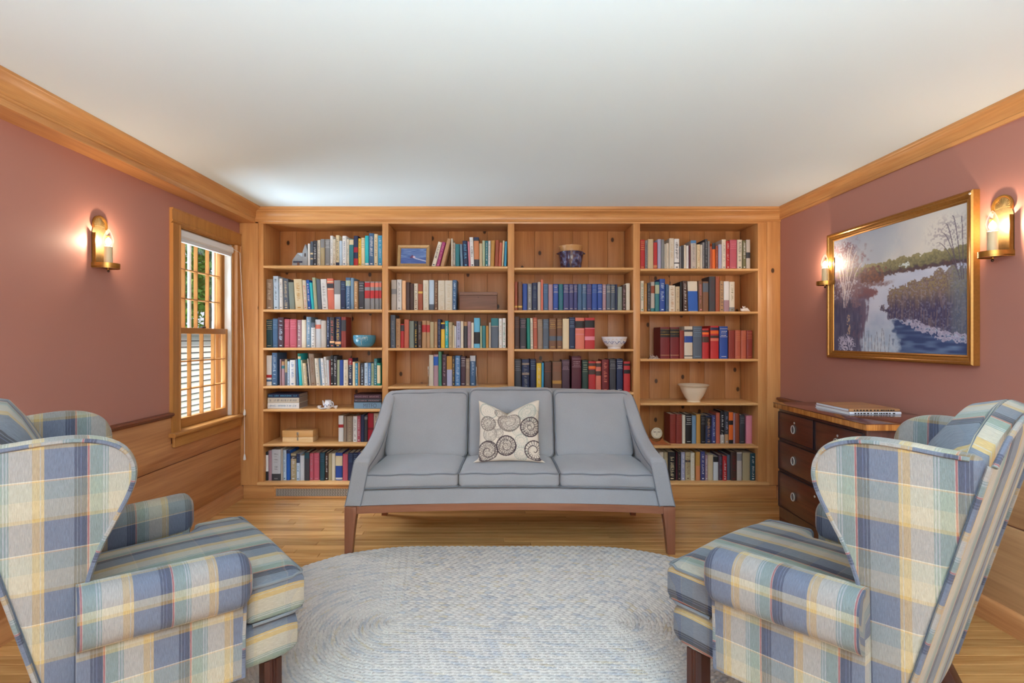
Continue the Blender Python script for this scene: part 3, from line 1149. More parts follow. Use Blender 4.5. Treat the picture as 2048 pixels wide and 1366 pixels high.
# seat base with rolled front rail
secs, ss = [], []
for x in [-.19, -.1, 0, .1, .2, .26, .32, .352, .372, .384, .390]:
    e = max(0, (x - .32) / .07)
    sh = 1 - .5 * e ** 3
    hw = half_w(x) + .004
    zc, hh = .308, .066 * (1 - .22 * e ** 2.5)
    r_ = rrect(hw * 2 * (1 - .03 * e ** 3), hh * 2, .03, 4)
    secs.append([(x, p[0], zc + p[1]) for p in r_])
    ss.append(x)


def seat_uv(zref, inset):
    def fn(p):
        lim_ = inset(p[0])
        return (p[0] + (zref - p[2] if p[0] > .36 else 0), p[1] + (math.copysign(max(0, zref - p[2]), p[1]) if abs(p[1]) > lim_ else 0))
    return fn


MB().loft_uv(secs, seat_uv(.374, lambda x: half_w(x) - .03)).build('seat_base', stripe_m, chair, ang=50)


def smooth(a, b, x):
    t = max(0, min(1, (x - a) / (b - a)))
    return t * t * (3 - 2 * t)


# T seat cushion
secs, ss = [], []
xs_ = [-.20, -.19, -.15, -.05, .05, .15, .20, .22, .235, .25, .27, .30, .34, .375, .392, .402, .408]
for x in xs_:
    hw = .262 + .098 * smooth(.205, .245, x)
    e0, e1 = max(0, (-.17 - x) / .03), max(0, (x - .375) / .033)
    k_ = 1 - .22 * max(e0, e1) ** 2
    zc = .436 + .010 * math.sin(max(0, min(1, (x + .2) / .6)) * math.pi)
    r_ = rrect(hw * 2 * (1 - .02 * max(e0, e1) ** 2), .122 * k_, .022 * k_, 5)
    ring = []
    for p in r_:
        cz = .026 * max(0, 1 - (p[0] / hw) ** 2) * k_ if p[1] > 0 else 0
        ring.append((x, p[0], zc + p[1] + cz))
    # subdivide the top run so that it can crown
    top = [q for q in ring]
    out = []
    for j in range(len(top)):
        a, b = Vector(top[j]), Vector(top[(j + 1) % len(top)])
        out.append(tuple(a))
        if (b - a).length > .2:
            for q in range(1, 8):
                m_ = a.lerp(b, q / 8)
                up = .026 * (1 - (m_.y / hw) ** 2) * k_ if m_.z > zc else 0
                out.append((m_.x, m_.y, (a.z * (1 - q / 8) + b.z * q / 8) + up))
    secs.append(out)
    ss.append(x)
sc_ = MB().loft_uv(secs, seat_uv(.497, lambda x: .262 + .098 * smooth(.205, .245, x) - .012)).build('seat_cushion', stripe_m, chair, ang=60)
edge = []
for x in [.25, .27, .30, .34, .37, .39, .402]:
    edge.append((x, .262 + .098 * smooth(.205, .245, x) + (-.001 if x < .39 else -.015), .490))
pts = [(x, -y, z) for x, y, z in edge]
fr = [(.408, y_, .490) for y_ in np.linspace(-.33, .33, 13)]
for dz in (.004, -.108):
    MB().tube([(x, y_, z + dz) for x, y_, z in pts + fr + edge[::-1]], .005, 6).build('welt', plain('seat welt', (108, 110, 112), .9), sc_)
# arms: rolled tops
for s in (-1, 1):
    secs, ss = [], []
    for x in [-.16, -.10, 0, .08, .15, .19, .21, .222, .230, .234]:
        e = max(0, (x - .19) / .044)
        k_ = 1 - .42 * e ** 3
        yc = .330 + .055 * ((x + .16) / .39)
        r_ = rrect(.112 * k_, .165 * k_, .052 * k_, 6)
        secs.append([(x, s * (yc + p[0]), .545 - .012 * (.2 - x) + p[1]) for p in r_])
        ss.append(x)
    MB().loft(secs, ss).build('arm', plaid_arm, chair, ang=60)
    # side panel below the arm
    mb = MB()
    secs, ss = [], []
    for x in [-.16, -.05, .05, .15, .205, .215]:
        yo = .320 + .045 * ((x + .16) / .38)
        secs.append([(x, s * (yo + .022), .252), (x, s * (yo + .026), .36), (x, s * (yo + .026), .50), (x, s * (yo - .03), .50), (x, s * (yo - .03), .36), (x, s * (yo - .03), .252)])
        ss.append(x)
    # planar uv
    n = 6
    v = [p for r in secs for p in r]
    f, uu = [], []
    for i in range(len(secs) - 1):
        for j in range(n):
            q = (i * n + j, i * n + (j + 1) % n, (i + 1) * n + (j + 1) % n, (i + 1) * n + j)
            f.append(q)
            uu.append([(v[w_][0], v[w_][2]) for w_ in q])
    for q in (tuple(range(n)), tuple((len(secs) - 1) * n + j for j in range(n))):
        f.append(q)
        uu.append([(v[w_][1], v[w_][2]) for w_ in q])
    mb.add(v, f, uu)
    ap = mb.build('side_panel', plaid_m, chair, ang=40)
    MB().tube([(.218, s * .386, .255), (.218, s * .388, .38), (.222, s * .388, .48)], .006, 6).build('welt', wwelt, ap)
    # wing: outline in (x, z)
    fr_ = [(-.145, .255), (-.14, .45), (-.135, .56), (-.128, .62), (-.105, .70), (-.072, .77), (-.044, .83), (-.030, .88), (-.034, .925), (-.055, .965), (-.095, .99), (-.15, 1.002), (-.22, 1.0), (-.30, .99)]
    rear = [(xrear(z), z) for z in (.985, .9, .8, .7, .6, .5, .4, .3, .255)]
    outl = fr_ + rear
    # smooth by subdividing
    def chaikin(pts, it=2):
        for _ in range(it):
            o2 = []
            for i in range(len(pts)):
                a, b = pts[i], pts[(i + 1) % len(pts)]
                o2 += [(a[0] * .75 + b[0] * .25, a[1] * .75 + b[1] * .25), (a[0] * .25 + b[0] * .75, a[1] * .25 + b[1] * .75)]
            pts = o2
        return pts
    ol = chaikin(outl, 2)
    cxm = sum(p[0] for p in ol) / len(ol)
    czm = sum(p[1] for p in ol) / len(ol)
    th = .030

    def ring(inset, t):
        out = []
        m_ = len(ol)
        for i in range(m_):
            a, b, c_ = ol[i - 1], ol[i], ol[(i + 1) % m_]
            tx, tz = c_[0] - a[0], c_[1] - a[1]
            l_ = math.hypot(tx, tz) or 1
            nx_, nz_ = -tz / l_, tx / l_      # outline runs counter clockwise seen from +y or not; inset toward centroid
            if (cxm - b[0]) * nx_ + (czm - b[1]) * nz_ < 0:
                nx_, nz_ = -nx_, -nz_
            x_, z_ = b[0] + nx_ * inset, b[1] + nz_ * inset
            out.append((x_, s * (sy(x_, z_) + t), z_))
        return out
    rings = [ring(.020, -th), ring(.006, -th * .8), ring(0, -th * .25), ring(0, th * .35), ring(.006, th * .9), ring(.016, th)]
    n = len(ol)
    v = [p for r in rings for p in r]
    f, uu = [], []
    for i in range(len(rings) - 1):
        for j in range(n):
            q = (i * n + j, i * n + (j + 1) % n, (i + 1) * n + (j + 1) % n, (i + 1) * n + j)
            f.append(q)
            uu.append([(v[w_][0] + .03, v[w_][2]) for w_ in q])
    # faces: planar grid-less cap
    for q in (tuple(range(n)), tuple((len(rings) - 1) * n + j for j in range(n))):
        f.append(q)
        uu.append([(v[w_][0] + .03, v[w_][2]) for w_ in q])
    wg = MB().add(v, f, uu).build('wing', plaid_m, chair, ang=70)
    rg = ring(.010, th * 1.02)
    keep = [p for p in rg if p[0] > xrear(p[2]) + .022 and p[2] > .60]
    k0 = min(range(len(keep)), key=lambda i: keep[i][2])
    MB().tube(keep[k0:] + keep[:k0], .0055, 6).build('welt', wwelt, wg)
# back: one padded slab with a humped crest
secs, ss = [], []
zc0 = .255
nv = 22
for i in range(nv):
    vv = i / (nv - 1)
    e = max(0, (vv - .86) / .14)
    e = min(1, e)
    rnd_ = math.sqrt(max(0.0, 1 - e ** 2))
    ring_ = []
    nw = 14
    front, rear_ = [], []
    for j in range(nw + 1):
        y_ = -.284 + .568 * j / nw
        zt = 0.962 + .130 * max(0, 1 - (y_ / .285) ** 2) ** .55
        z = zc0 + (zt - zc0) * (vv if vv < .86 else .86 + .14 * math.sin(e * math.pi / 2))
        xr = xrear(z) - .006
        inner = .13 + .035 * math.sin(math.pi * min(1, max(0, (z - .45) / .6)))
        thick = inner * (.08 + .92 * rnd_)
        xm = xr + .045 * (1 - rnd_)
        rear_.append((xm - .012 * (1 - (y_ / .27) ** 2) * rnd_, y_, z))
        front.append((xm + thick * (1 - .8 * smooth(.20, .275, abs(y_)) * (.25 + .75 * e)), y_ * (1 - .13 * (1 - e)), z))
    ring_ = rear_ + front[::-1]
    secs.append(ring_)
    ss.append(zc0 + vv * .8)
bk = MB().loft(secs, ss).build('back', back_m, chair, ang=60)
for s in (-1, 1):
    MB().tube([(xrear(z) - .006, s * .288, z) for z in np.linspace(.258, .965, 12)], .006, 6).build('welt', wwelt, bk)
pts = []
for j in range(15):
    y_ = -.288 + .576 * j / 14
    zt = 0.962 + .122 * max(0, 1 - (y_ / .289) ** 2) ** .55
    pts.append((xrear(zt) - .012, y_, zt - .005))
MB().tube(pts, .006, 6).build('welt', wwelt, bk)

chair2 = copy_tree(chair)
chair2.location = (1.077, 1.621, 0)
chair2.rotation_euler = (0, 0, math.radians(127.1))
chair2['label'] = 'plaid wing chair by the mahogany chest, striped back panel showing'

# ================================================================== rug
RC, RS, RR, BWID = (0.0, 2.272), .48, .826, .0330
nst, nar, per = 160, 400, 8
rings_n = int(RR / BWID)
RR = rings_n * BWID
rows = rings_n * per + 1
tt = []
verts, cols = [], []
rng = np.random.RandomState(2)
pal = np.array([lin(c)[:3] for c in ((188, 180, 172), (178, 171, 165), (166, 164, 166), (194, 185, 175), (180, 166, 146), (156, 153, 154), (186, 174, 156))])
pk = rng.choice(7, size=(rings_n + 1, 2, 1200), p=[.38, .30, .10, .15, .03, .02, .02])
ncol = 2 * nst + 2 * nar
for i in range(rows):
    r = max(1e-4, RR * i / (rows - 1))
    br = min(rings_n - 1, i // per)
    fb = (i % per) / per if i < rows - 1 else 1.0
    sarc = math.pi * r
    for j in range(ncol):
        if j < nst:
            q = j / nst
            x, y_, s_ = -RS + 2 * RS * q, r, 2 * RS * q
        elif j < nst + nar:
            q = (j - nst) / nar
            a = math.pi / 2 - math.pi * q
            x, y_, s_ = RS + r * math.cos(a), r * math.sin(a), 2 * RS + sarc * q
        elif j < 2 * nst + nar:
            q = (j - nst - nar) / nst
            x, y_, s_ = RS - 2 * RS * q, -r, 2 * RS + sarc + 2 * RS * q
        else:
            q = (j - 2 * nst - nar) / nar
            a = -math.pi / 2 - math.pi * q
            x, y_, s_ = -RS + r * math.cos(a), r * math.sin(a), 4 * RS + sarc + sarc * q
        c_ = abs(2 * fb - 1)                       # 0 on the braid's centre line, 1 at its edge
        ph = s_ / .036 + (.5 if fb >= .5 else 0) + br * .37 + .45 * c_
        fr2 = ph % 1.0
        lump = math.sqrt(max(0.0, math.sin(math.pi * fr2))) * math.sqrt(max(0.0, 1 - (1.9 * (c_ - .5)) ** 2))
        h = .0035 + .0085 * lump
        if i == rows - 1:
            h = .0005
        X, Y_ = RC[0] + x, RC[1] + y_
        h += .010 * math.exp(-(((X + .85) / .10) ** 2 + ((Y_ - 2.93) / .05) ** 2))
        verts.append((X, Y_, h))
        k = pk[br, 1 if fb >= .5 else 0, int(ph) % 1200]
        cols.append(tuple(pal[k]) + (1.0,))
faces = []
for i in range(rows - 1):
    for j in range(ncol):
        j2 = (j + 1) % ncol
        faces.append((i * ncol + j, (i + 1) * ncol + j, (i + 1) * ncol + j2, i * ncol + j2))
rug = MB().add(verts, faces).build('braided_rug', attr_mat('braided wool', .95, .4, 300), None, ang=80, col=cols)
tag(rug, 'oval braided rug of grey and cream strands on the oak floor', 'rug')

# ================================================================== chest of drawers
ch = thing('chest_of_drawers', 'dark mahogany chest of drawers against the rose wall', 'chest', (1.9, 2.78, 0))
mah_y = wood('mahogany along y', (108, 56, 38), (58, 28, 20), 'y', .28, .03, 1.2, coat=.3, contrast=1.1)
mah_z = wood('mahogany along z', (92, 48, 34), (50, 24, 18), 'z', .3, .03, 1.2, coat=.3)
top_m = wood('polished chest top', (112, 58, 40), (78, 38, 26), 'y', .12, .02, 1.0, coat=.8)
band_m = wood('cross banding', (198, 132, 64), (142, 84, 36), 'z', .25, .02, 2.6, contrast=1.5)
cock = plain('cock beading', (44, 36, 40), .3)
CX0, CX1, CY0, CY1 = 1.682, 2.118, 2.396, 3.158
MB().box(CX0, CX1, CY0, CY1, .165, .826).build('carcass', mah_z, ch, bev=.002)
MB().box(1.652, 2.124, 2.362, 3.174, .856, .860).build('top', top_m, ch, bev=.001)
MB().box(1.654, 2.122, 2.364, 3.172, .828, .856).build('edge_banding', band_m, ch, bev=.0015)
silver = plain('drawer pull metal', (196, 190, 182), .4, .5)


def drawer(y0, y1, z0, z1, pulls, keyhole):
    d = MB().box(CX0 - .010, CX0 - .001, y0 + .004, y1 - .004, z0 + .004, z1 - .004).build('drawer', mah_y, ch, bev=.0015)
    b = MB()
    fx0, fx1 = CX0 - .0125, CX0 - .0005
    b.box(fx0, fx1, y0, y1, z1 - .0038, z1).box(fx0, fx1, y0, y1, z0, z0 + .0038).box(fx0, fx1, y0, y0 + .0038, z0 + .0038, z1 - .0038).box(fx0, fx1, y1 - .0038, y1, z0 + .0038, z1 - .0038)
    b.build('cock_bead', cock, d, smooth=False)
    zc = (z0 + z1) / 2
    for py_ in pulls:
        xx = CX0 - .010
        ov = [(math.cos(a) * .019, math.sin(a) * .026) for a in np.linspace(0, 2 * math.pi, 25)[:-1]]
        pl = MB().loft([[(xx - e, py_ + p[0] * k_, zc + p[1] * k_) for p in ov] for e, k_ in ((0, 1), (.003, 1), (.004, .9), (.002, .78), (.004, .55), (.006, .3))])
        pp = pl.build('pull_plate', plain('drawer plate metal', (104, 96, 90), .4, .5), d, ang=50)
        MB().tube([(xx - .010, py_ + math.cos(a) * .0165, zc - .002 + math.sin(a) * .0225) for a in np.linspace(0, 2 * math.pi, 25)[:-1]], .0028, 6, closed=True).build('bail_ring', silver, pp)
    if keyhole is not None:
        MB().tube([(CX0 - .0102, keyhole, z1 - .045), (CX0 - .0125, keyhole, z1 - .045)], .006, 10).build('keyhole_escutcheon', silver, d)


ym = 2.785
drawer(CY0 + .012, ym - .006, .648, .808, [2.59], 2.59)
drawer(ym + .006, CY1 - .012, .648, .808, [2.975], 2.975)
drawer(CY0 + .012, CY1 - .012, .462, .632, [2.59, 2.975], 2.78)
drawer(CY0 + .012, CY1 - .012, .235, .446, [2.59, 2.975], 2.78)
# bracket feet with curved inner edges
for (y0, d_) in ((CY1, -1), (CY0, 1)):
    cur = [(y0, 0.0), (y0 + d_ * .065, 0.0)]
    for k in range(7):
        a = k / 6 * math.pi / 2
        cur.append((y0 + d_ * (.065 + .075 * (1 - math.cos(a))), .135 * math.sin(a)))
    cur += [(y0 + d_ * .16, .165), (y0, .165)]
    MB().prism(cur, 'x', CX0 + .002, CX0 + .022).build('bracket_foot', mah_z, ch)
    cur2 = [(CX0 + .022, 0), (CX0 + .075, 0), (CX0 + .10, .08), (CX0 + .15, .13), (CX0 + .15, .165), (CX0 + .022, .165)]
    MB().prism(cur2, 'y', *(sorted((y0, y0 + d_ * .018)))).build('bracket_foot', mah_z, ch)
    MB().box(CX1 - .06, CX1, *sorted((y0, y0 + d_ * .06)), 0, .165).build('rear_foot', mah_z, ch, bev=.002)
apr = [(CY0 + .16, .165), (CY0 + .16, .150), (CY0 + .25, .158), (CY1 - .25, .158), (CY1 - .16, .150), (CY1 - .16, .165)]
MB().prism(apr, 'x', CX0 + .002, CX0 + .02).build('apron', mah_y, ch)


def flat_book(name, label, x0, x1, y0, y1, z0, z1, cov, spine_side, group, ps=(232, 232, 226)):
    """lying book, spine toward -y, +y or -x"""
    t = thing(name, label, 'book', ((x0 + x1) / 2, (y0 + y1) / 2, z0), group=group)
    b = .0022
    m = MB()
    if spine_side == '-y':
        prof = [(y1, z0), (y0 + .003, z0), (y0, z0 + .003), (y0 - .001, (z0 + z1) / 2), (y0, z1 - .003), (y0 + .003, z1), (y1, z1), (y1, z1 - b), (y0 + .005, z1 - b), (y0 + .005, z0 + b), (y1, z0 + b)]
        m.prism(prof, 'x', x0, x1)
        pg = (x0 + .003, x1 - .003, y0 + .0055, y1 - .003)
    else:
        prof = [(x1, z0), (x0 + .003, z0), (x0, z0 + .003), (x0 - .001, (z0 + z1) / 2), (x0, z1 - .003), (x0 + .003, z1), (x1, z1), (x1, z1 - b), (x0 + .005, z1 - b), (x0 + .005, z0 + b), (x1, z0 + b)]
        m.prism(prof, 'y', y0, y1)
        pg = (x0 + .0055, x1 - .003, y0 + .003, y1 - .003)
    m.build('cover', cov, t, ang=40)
    MB().box(pg[0], pg[1], pg[2], pg[3], z0 + b + .0003, z1 - b - .0003).build('page_block', plain('pages %d %d %d' % ps, ps, .8), t, smooth=False)
    return t


# two large books lying on the chest
cov_a = plain('blue grey cover', (206, 210, 222), .35)
cov_b = wood('landscape cover print', (196, 150, 104), (132, 88, 56), 'x', .3, .0, 1.2)
t1 = flat_book('book', 'large pale blue hardback lying on the chest, lower of two', 1.765, 2.030, 2.640, 2.930, .8602, .8745, cov_a, '-y', 'books on the chest')
t2 = flat_book('book', 'large hardback with brown landscape cover lying uppermost on the chest', 1.767, 2.026, 2.645, 2.930, .8750, .8900, cov_b, '-y', 'books on the chest', (226, 236, 246))
for t_, z_ in ((t1, .8673), (t2, .8825)):
    m_ = MB()
    rb2 = random.Random(int(z_ * 10000))
    x = 1.79
    while x < 2.0:
        w = rb2.uniform(.004, .012)
        m_.box(x, x + w, 2.6375 + (.005 if t_ is t2 else 0), 2.639 + (.005 if t_ is t2 else 0), z_ - .0035, z_ + .0035)
        x += w + rb2.uniform(.002, .012)
    m_.build('spine_lettering', plain('print black', (24, 22, 24), .5), t_, smooth=False)['kind'] = 'stuff'

# ================================================================== sconces
brass = plain('antique brass', (176, 128, 62), .28, .85, noise=.15)
brass_l = plain('polished reflector brass', (172, 150, 104), .36, .85, noise=.25)
ivory_m = plain('candle sleeve', (206, 188, 150), .5)
bulb_m, bt, bb_ = nt('bulb glass')
tr2 = N(bt, 'ShaderNodeBsdfTransparent')
gl2 = N(bt, 'ShaderNodeBsdfGlossy')
gl2.inputs['Roughness'].default_value = .03
em2 = N(bt, 'ShaderNodeEmission')
em2.inputs[0].default_value = lin((255, 236, 214))
em2.inputs[1].default_value = .9
lw = N(bt, 'ShaderNodeLayerWeight')
lw.inputs[0].default_value = .35
mx2 = N(bt, 'ShaderNodeMixShader')
bt.links.new(lw.outputs['Facing'], mx2.inputs[0])
bt.links.new(tr2.outputs[0], mx2.inputs[1])
bt.links.new(em2.outputs[0], mx2.inputs[2])
bt.links.new(mx2.outputs[0], bt.nodes['Material Output'].inputs['Surface'])
fil_m, ft, fb_ = nt('glowing filament')
em = N(ft, 'ShaderNodeEmission')
em.inputs[0].default_value = lin((255, 240, 220))
em.inputs[1].default_value = 7.0
tr4 = N(ft, 'ShaderNodeBsdfTransparent')
ad4 = N(ft, 'ShaderNodeAddShader')
ft.links.new(em.outputs[0], ad4.inputs[0])
ft.links.new(tr4.outputs[0], ad4.inputs[1])
ft.links.new(ad4.outputs[0], ft.nodes['Material Output'].inputs['Surface'])


def sconce(xw, y, z, d, label):
    """xw wall plane, d = +1 when the fitting points to +x"""
    t = thing('wall_sconce', label, 'wall light', (xw, y, z), group='brass candle sconces')
    w = .047
    pts = [(-w, .012), (w, .012), (w, .170)]
    for k in range(0, 13):
        a = math.radians(-25 + 230 * k / 12)
        pts.append((.0445 * math.cos(a), .215 + .044 * math.sin(a)))
    pts.append((-w, .170))
    pl = [(y + a, z + b) for a, b in pts]
    bp = MB().prism(pl, 'x', *sorted((xw, xw + d * .003))).build('backplate', brass_l, t, ang=30)
    # raised edge round the arch and flanges on the sides
    arch = [(xw + d * .006, y + .0445 * math.cos(math.radians(-25 + 230 * k / 16)), z + .215 + .044 * math.sin(math.radians(-25 + 230 * k / 16))) for k in range(17)]
    MB().tube(arch, .0055, 6).build('arch_rim', brass, bp)
    nfl = 15
    fl = MB()
    for k in range(nfl):
        a = math.radians(-10 + 200 * k / (nfl - 1))
        fl.tube([(xw + d * .0035, y, z + .212), (xw + d * .0045, y + .034 * math.cos(a), z + .215 + .034 * math.sin(a))], .0022, 5)
    fo = fl.build('sunburst_fluting', brass_l, bp)
    fo['kind'] = 'stuff'
    for s in (-1, 1):
        MB().box(*sorted((xw, xw + d * .020)), *sorted((y + s * w, y + s * (w - .002))), z + .012, z + .170).build('side_flange', brass, t)
    # tray with raised rim, round at the front
    R_ = .050
    cx = xw + d * .048
    out = [(xw, y - R_), (cx, y - R_)] + [(cx + d * R_ * math.sin(math.radians(180 * k / 14)), y - R_ * math.cos(math.radians(180 * k / 14))) for k in range(1, 14)] + [(cx, y + R_), (xw, y + R_)]
    MB().prism(out, 'z', z - .002, z + .001).build('tray', brass, t)
    rim = MB()
    rin = [(xw + d * .003 if abs(a - xw) < 1e-6 else a + (0 if False else (cx - a) * .05), y + (b - y) * .95) for a, b in out]
    n_ = len(out)
    rim.loft([[(a, b, z - .006), (a, b, z + .020), (c_, e, z + .020), (c_, e, z - .006)] for (a, b), (c_, e) in zip(out, rin)])
    rim.build('tray_rim', brass, t, ang=30)
    MB().tube([(cx, y, z - .003), (cx, y, z - .012)], .004, 8).build('finial_stem', brass, t)
    MB().lathe([(.0003, -.026), (.005, -.023), (.006, -.018), (.003, -.012), (.0003, -.010)], (cx, y, z), 10).build('finial', plain('dark finial', (62, 38, 24), .35, .6), t)
    MB().lathe([(.0003, .001), (.024, .001), (.024, .010), (.0185, .011), (.0185, .105), (.016, .107), (.0003, .107)], (cx, y, z), 20).build('candle_sleeve', ivory_m, t, ang=30)
    bl = MB().lathe([(.012, .106), (.0165, .112), (.0215, .128), (.0225, .140), (.020, .155), (.0145, .172), (.008, .187), (.003, .194), (.0003, .196)], (cx, y, z), 20).build('flame_bulb', bulb_m, t, ang=60)
    MB().lathe([(.0003, .112), (.009, .117), (.0135, .128), (.011, .140), (.004, .150), (.0003, .154)], (cx, y, z), 14).build('filament', fil_m, bl)
    d_ = bpy.data.lights.new('bulb_light', 'POINT')
    d_.energy = 3.6
    d_.color = lin((255, 226, 194))[:3]
    d_.shadow_soft_size = .008
    lo_ = bpy.data.objects.new('bulb_light', d_)
    C.objects.link(lo_)
    lo_.parent = t
    lo_.location = (cx - xw, 0, .134)
    return t


sconce(XL, 2.635, 1.612, 1, 'brass candle sconce with flame bulb on the wall beside the window')
sconce(XR, 3.40, 1.606, -1, 'brass candle sconce between the bookcase and the landscape painting')
sconce(XR, 2.235, 1.606, -1, 'brass candle sconce beside the painting on its side away from the bookcase')

# ================================================================== painting
pt = thing('landscape_painting', 'gold framed painting of a winter river on the rose wall', 'painting', (XR, 2.87, 1.126))
PY0, PY1, PZ0, PZ1 = 2.345, 3.405, 1.126, 1.927
gold = plain('gilded frame', (176, 126, 62), .32, .75, noise=.2)
FW = .050


def frame_side(p0, p1, inward):
    """profile swept along one side with mitred ends; p0,p1 outer corners (y,z); inward unit (y,z)"""
    prof = [(0, 0), (0, .030), (.006, .036), (.014, .034), (.018, .028), (.026, .026), (.034, .020), (.040, .022), (.046, .018), (.050, .010), (.050, 0)]
    dy, dz = (p1[0] - p0[0]), (p1[1] - p0[1])
    l_ = math.hypot(dy, dz)
    ty, tz = dy / l_, dz / l_
    secs = []
    for e, sg in ((p0, 1), (p1, -1)):
        secs.append([(XR - .001 - h, e[0] + inward[0] * q + ty * q * sg, e[1] + inward[1] * q + tz * q * sg) for q, h in prof])
    return MB().loft(secs)


for a, b, i_ in (((PY0, PZ0), (PY1, PZ0), (0, 1)), ((PY1, PZ0), (PY1, PZ1), (-1, 0)), ((PY1, PZ1), (PY0, PZ1), (0, -1)), ((PY0, PZ1), (PY0, PZ0), (1, 0))):
    frame_side(a, b, i_).build('frame_side', gold, pt, ang=25)
MB().tube([(XR - .0365, PY0 + .010, PZ1 - .018), (XR - .040, PY0 + .010, PZ1 - .018)], .005, 10).build('nail_head', plain('pale nail', (230, 214, 190), .3), pt)


def vnoise(h, w, ny, nx, seed):
    r = np.random.RandomState(seed).rand(ny + 2, nx + 2)
    yy = np.linspace(0, ny, h)
    xx = np.linspace(0, nx, w)
    yi, xi = yy.astype(int), xx.astype(int)
    fy, fx = (yy - yi)[:, None], (xx - xi)[None, :]
    fy, fx = fy * fy * (3 - 2 * fy), fx * fx * (3 - 2 * fx)
    a, b = r[yi][:, xi], r[yi][:, xi + 1]
    c_, d_ = r[yi + 1][:, xi], r[yi + 1][:, xi + 1]
    return (a * (1 - fx) + b * fx) * (1 - fy) + (c_ * (1 - fx) + d_ * fx) * fy


def painting_colors(W, H):
    u, v = np.meshgrid(np.linspace(0, 1, W), np.linspace(0, 1, H))     # v down
    n1, n2, n3 = vnoise(H, W, 8, 10, 1), vnoise(H, W, 30, 40, 2), vnoise(H, W, 90, 110, 3)
    nv = vnoise(H, W, 14, 110, 5)

    u0, v0 = u, v
    u = np.clip(u + (n2 - .5) * .022 + (n3 - .5) * .018, 0, 1)
    v = np.clip(v + (vnoise(H, W, 34, 36, 12) - .5) * .022 + (vnoise(H, W, 100, 90, 13) - .5) * .018, 0, 1)

    def L(*c):
        return np.array(c, float)
    img = np.zeros((H, W, 3))

    def put(mask, c, c2=None, f=None):
        m = np.clip(mask, 0, 1)[..., None]
        cc = L(*c) if c2 is None else L(*c) * (1 - f[..., None]) + L(*c2) * f[..., None]
        img[:] = img * (1 - m) + cc * m

    def sm(a, b, x):
        t = np.clip((x - a) / (b - a), 0, 1)
        return t * t * (3 - 2 * t)
    one = np.ones_like(u)
    put(one, (146, 150, 166), (204, 198, 188), np.clip(sm(.05, .75, u) * .9 + (n1 - .5) * .5 + v * .5, 0, 1))
    put(sm(.25, .1, np.hypot(u - .38, (v - .12) * .8)) * .5, (150, 162, 176))
    # hills
    ridge = .285 - .012 * u + (n2 - .5) * .02
    put((v > ridge) * 1.0, (140, 130, 92), (98, 94, 72), np.clip((v - ridge) / .10 + (n3 - .5) * .9, 0, 1))
    put(sm(.345, .37, v + (n2 - .5) * .03) * (v < .40), (92, 66, 64), (70, 60, 70), n3)
    put(((np.abs(u - .61) < .035) & (np.abs(v - .335 - (n3 - .5) * .02) < .009)) * .9, (206, 214, 212))
    # water
    put(sm(.385, .395, v), (196, 196, 206), (158, 166, 188), np.clip(n1 * .8 + (v - .4) * .5, 0, 1))
    put(sm(.62, .95, v), (150, 166, 186), (188, 194, 202), n2)
    # brown thicket at the far bank
    bush = np.hypot((u - .34) / .12, (v - .375) / .075) + (n2 - .5) * .5
    put(sm(1.05, .85, bush), (128, 82, 64), (84, 60, 66), n3)
    put(sm(.425, .44, v) * sm(.47, .455, v) * (u < .55) * sm(.55, .45, u), (112, 78, 76), (150, 140, 150), n3)
    put(sm(1.1, .8, np.hypot((u - .28) / .11, (v - .515) / .05) + (n2 - .5) * .5) * .85, (112, 66, 68))
    # left reeds reflection
    put((u < .34) * sm(.34, .27, u + (v - .7) * .15 + (nv - .5) * .1) * sm(.5, .58, v), (110, 92, 110), (70, 66, 92), nv)
    # left trees
    fr = sm(.32, .22, u + (n2 - .5) * .16 + np.maximum(0, .15 - v) * .8) * sm(.02, .10, v + (n3 - .5) * .12)
    put(fr * (.35 + .65 * (n3 > .42)) * (v < .62), (104, 84, 98), (140, 116, 120), nv)
    put((u < .2) * sm(.2, .12, u + (n2 - .5) * .12) * sm(.5, .62, v), (60, 60, 84), (92, 88, 108), nv)
    put((u < .26) * sm(.26, .2, u + (n2 - .5) * .1) * sm(.6, .72, v), (64, 66, 94), (98, 94, 116), nv)
    for k, (x0, y0, x1, y1) in enumerate(((.10, .62, .15, .10), (.11, .62, .07, .12), (.12, .60, .22, .14), (.10, .55, .03, .2), (.13, .58, .27, .25), (.12, .5, .18, .08))):
        t = np.clip((v0 - y1) / (y0 - y1), 0, 1)
        xl = x1 + (x0 - x1) * t ** .7
        put((np.abs(u0 - xl - .004 * np.sin(v0 * 40 + k)) < .0034) * (v0 > y1) * (v0 < y0) * .85, (202, 192, 188))
    put((np.abs(u - .15 - .03 * (v - .8)) < .012) * (v > .68) * (v < .86) * (n3 > .4) * .8, (186, 158, 128))
    # right bank
    topb = .50 - .10 * sm(.5, 1.0, u) + (n2 - .5) * .06 + (n3 - .5) * .04
    leftb = .455 + .34 * np.abs(v - .665) + (n2 - .5) * .10 + (n3 - .5) * .06
    botb = .74 + .14 * sm(.52, 1.0, u)
    rb_ = (v > topb) & (u > leftb) & (v < botb)
    put(rb_ * (.72 + .28 * (n3 > .3)), (118, 98, 88), (62, 58, 90), np.clip(sm(.5, .72, v) * .9 + (nv - .5) * .9, 0, 1))
    put(rb_ * sm(.62, .5, v) * (n3 > .55) * .8, (142, 124, 88))
    put(rb_ * (nv > .74) * .45, (150, 124, 108))
    put(rb_ * sm(.86, .95, u) * .5, (106, 122, 132))
    # dark water and pale rocks
    put(sm(0, .02, v - botb) * sm(.50, .56, u + (n2 - .5) * .06 - (v - .8) * .3), (50, 66, 106), (112, 134, 164), np.clip((vnoise(H, W, 60, 14, 21) - .35) * 1.3, 0, 1))
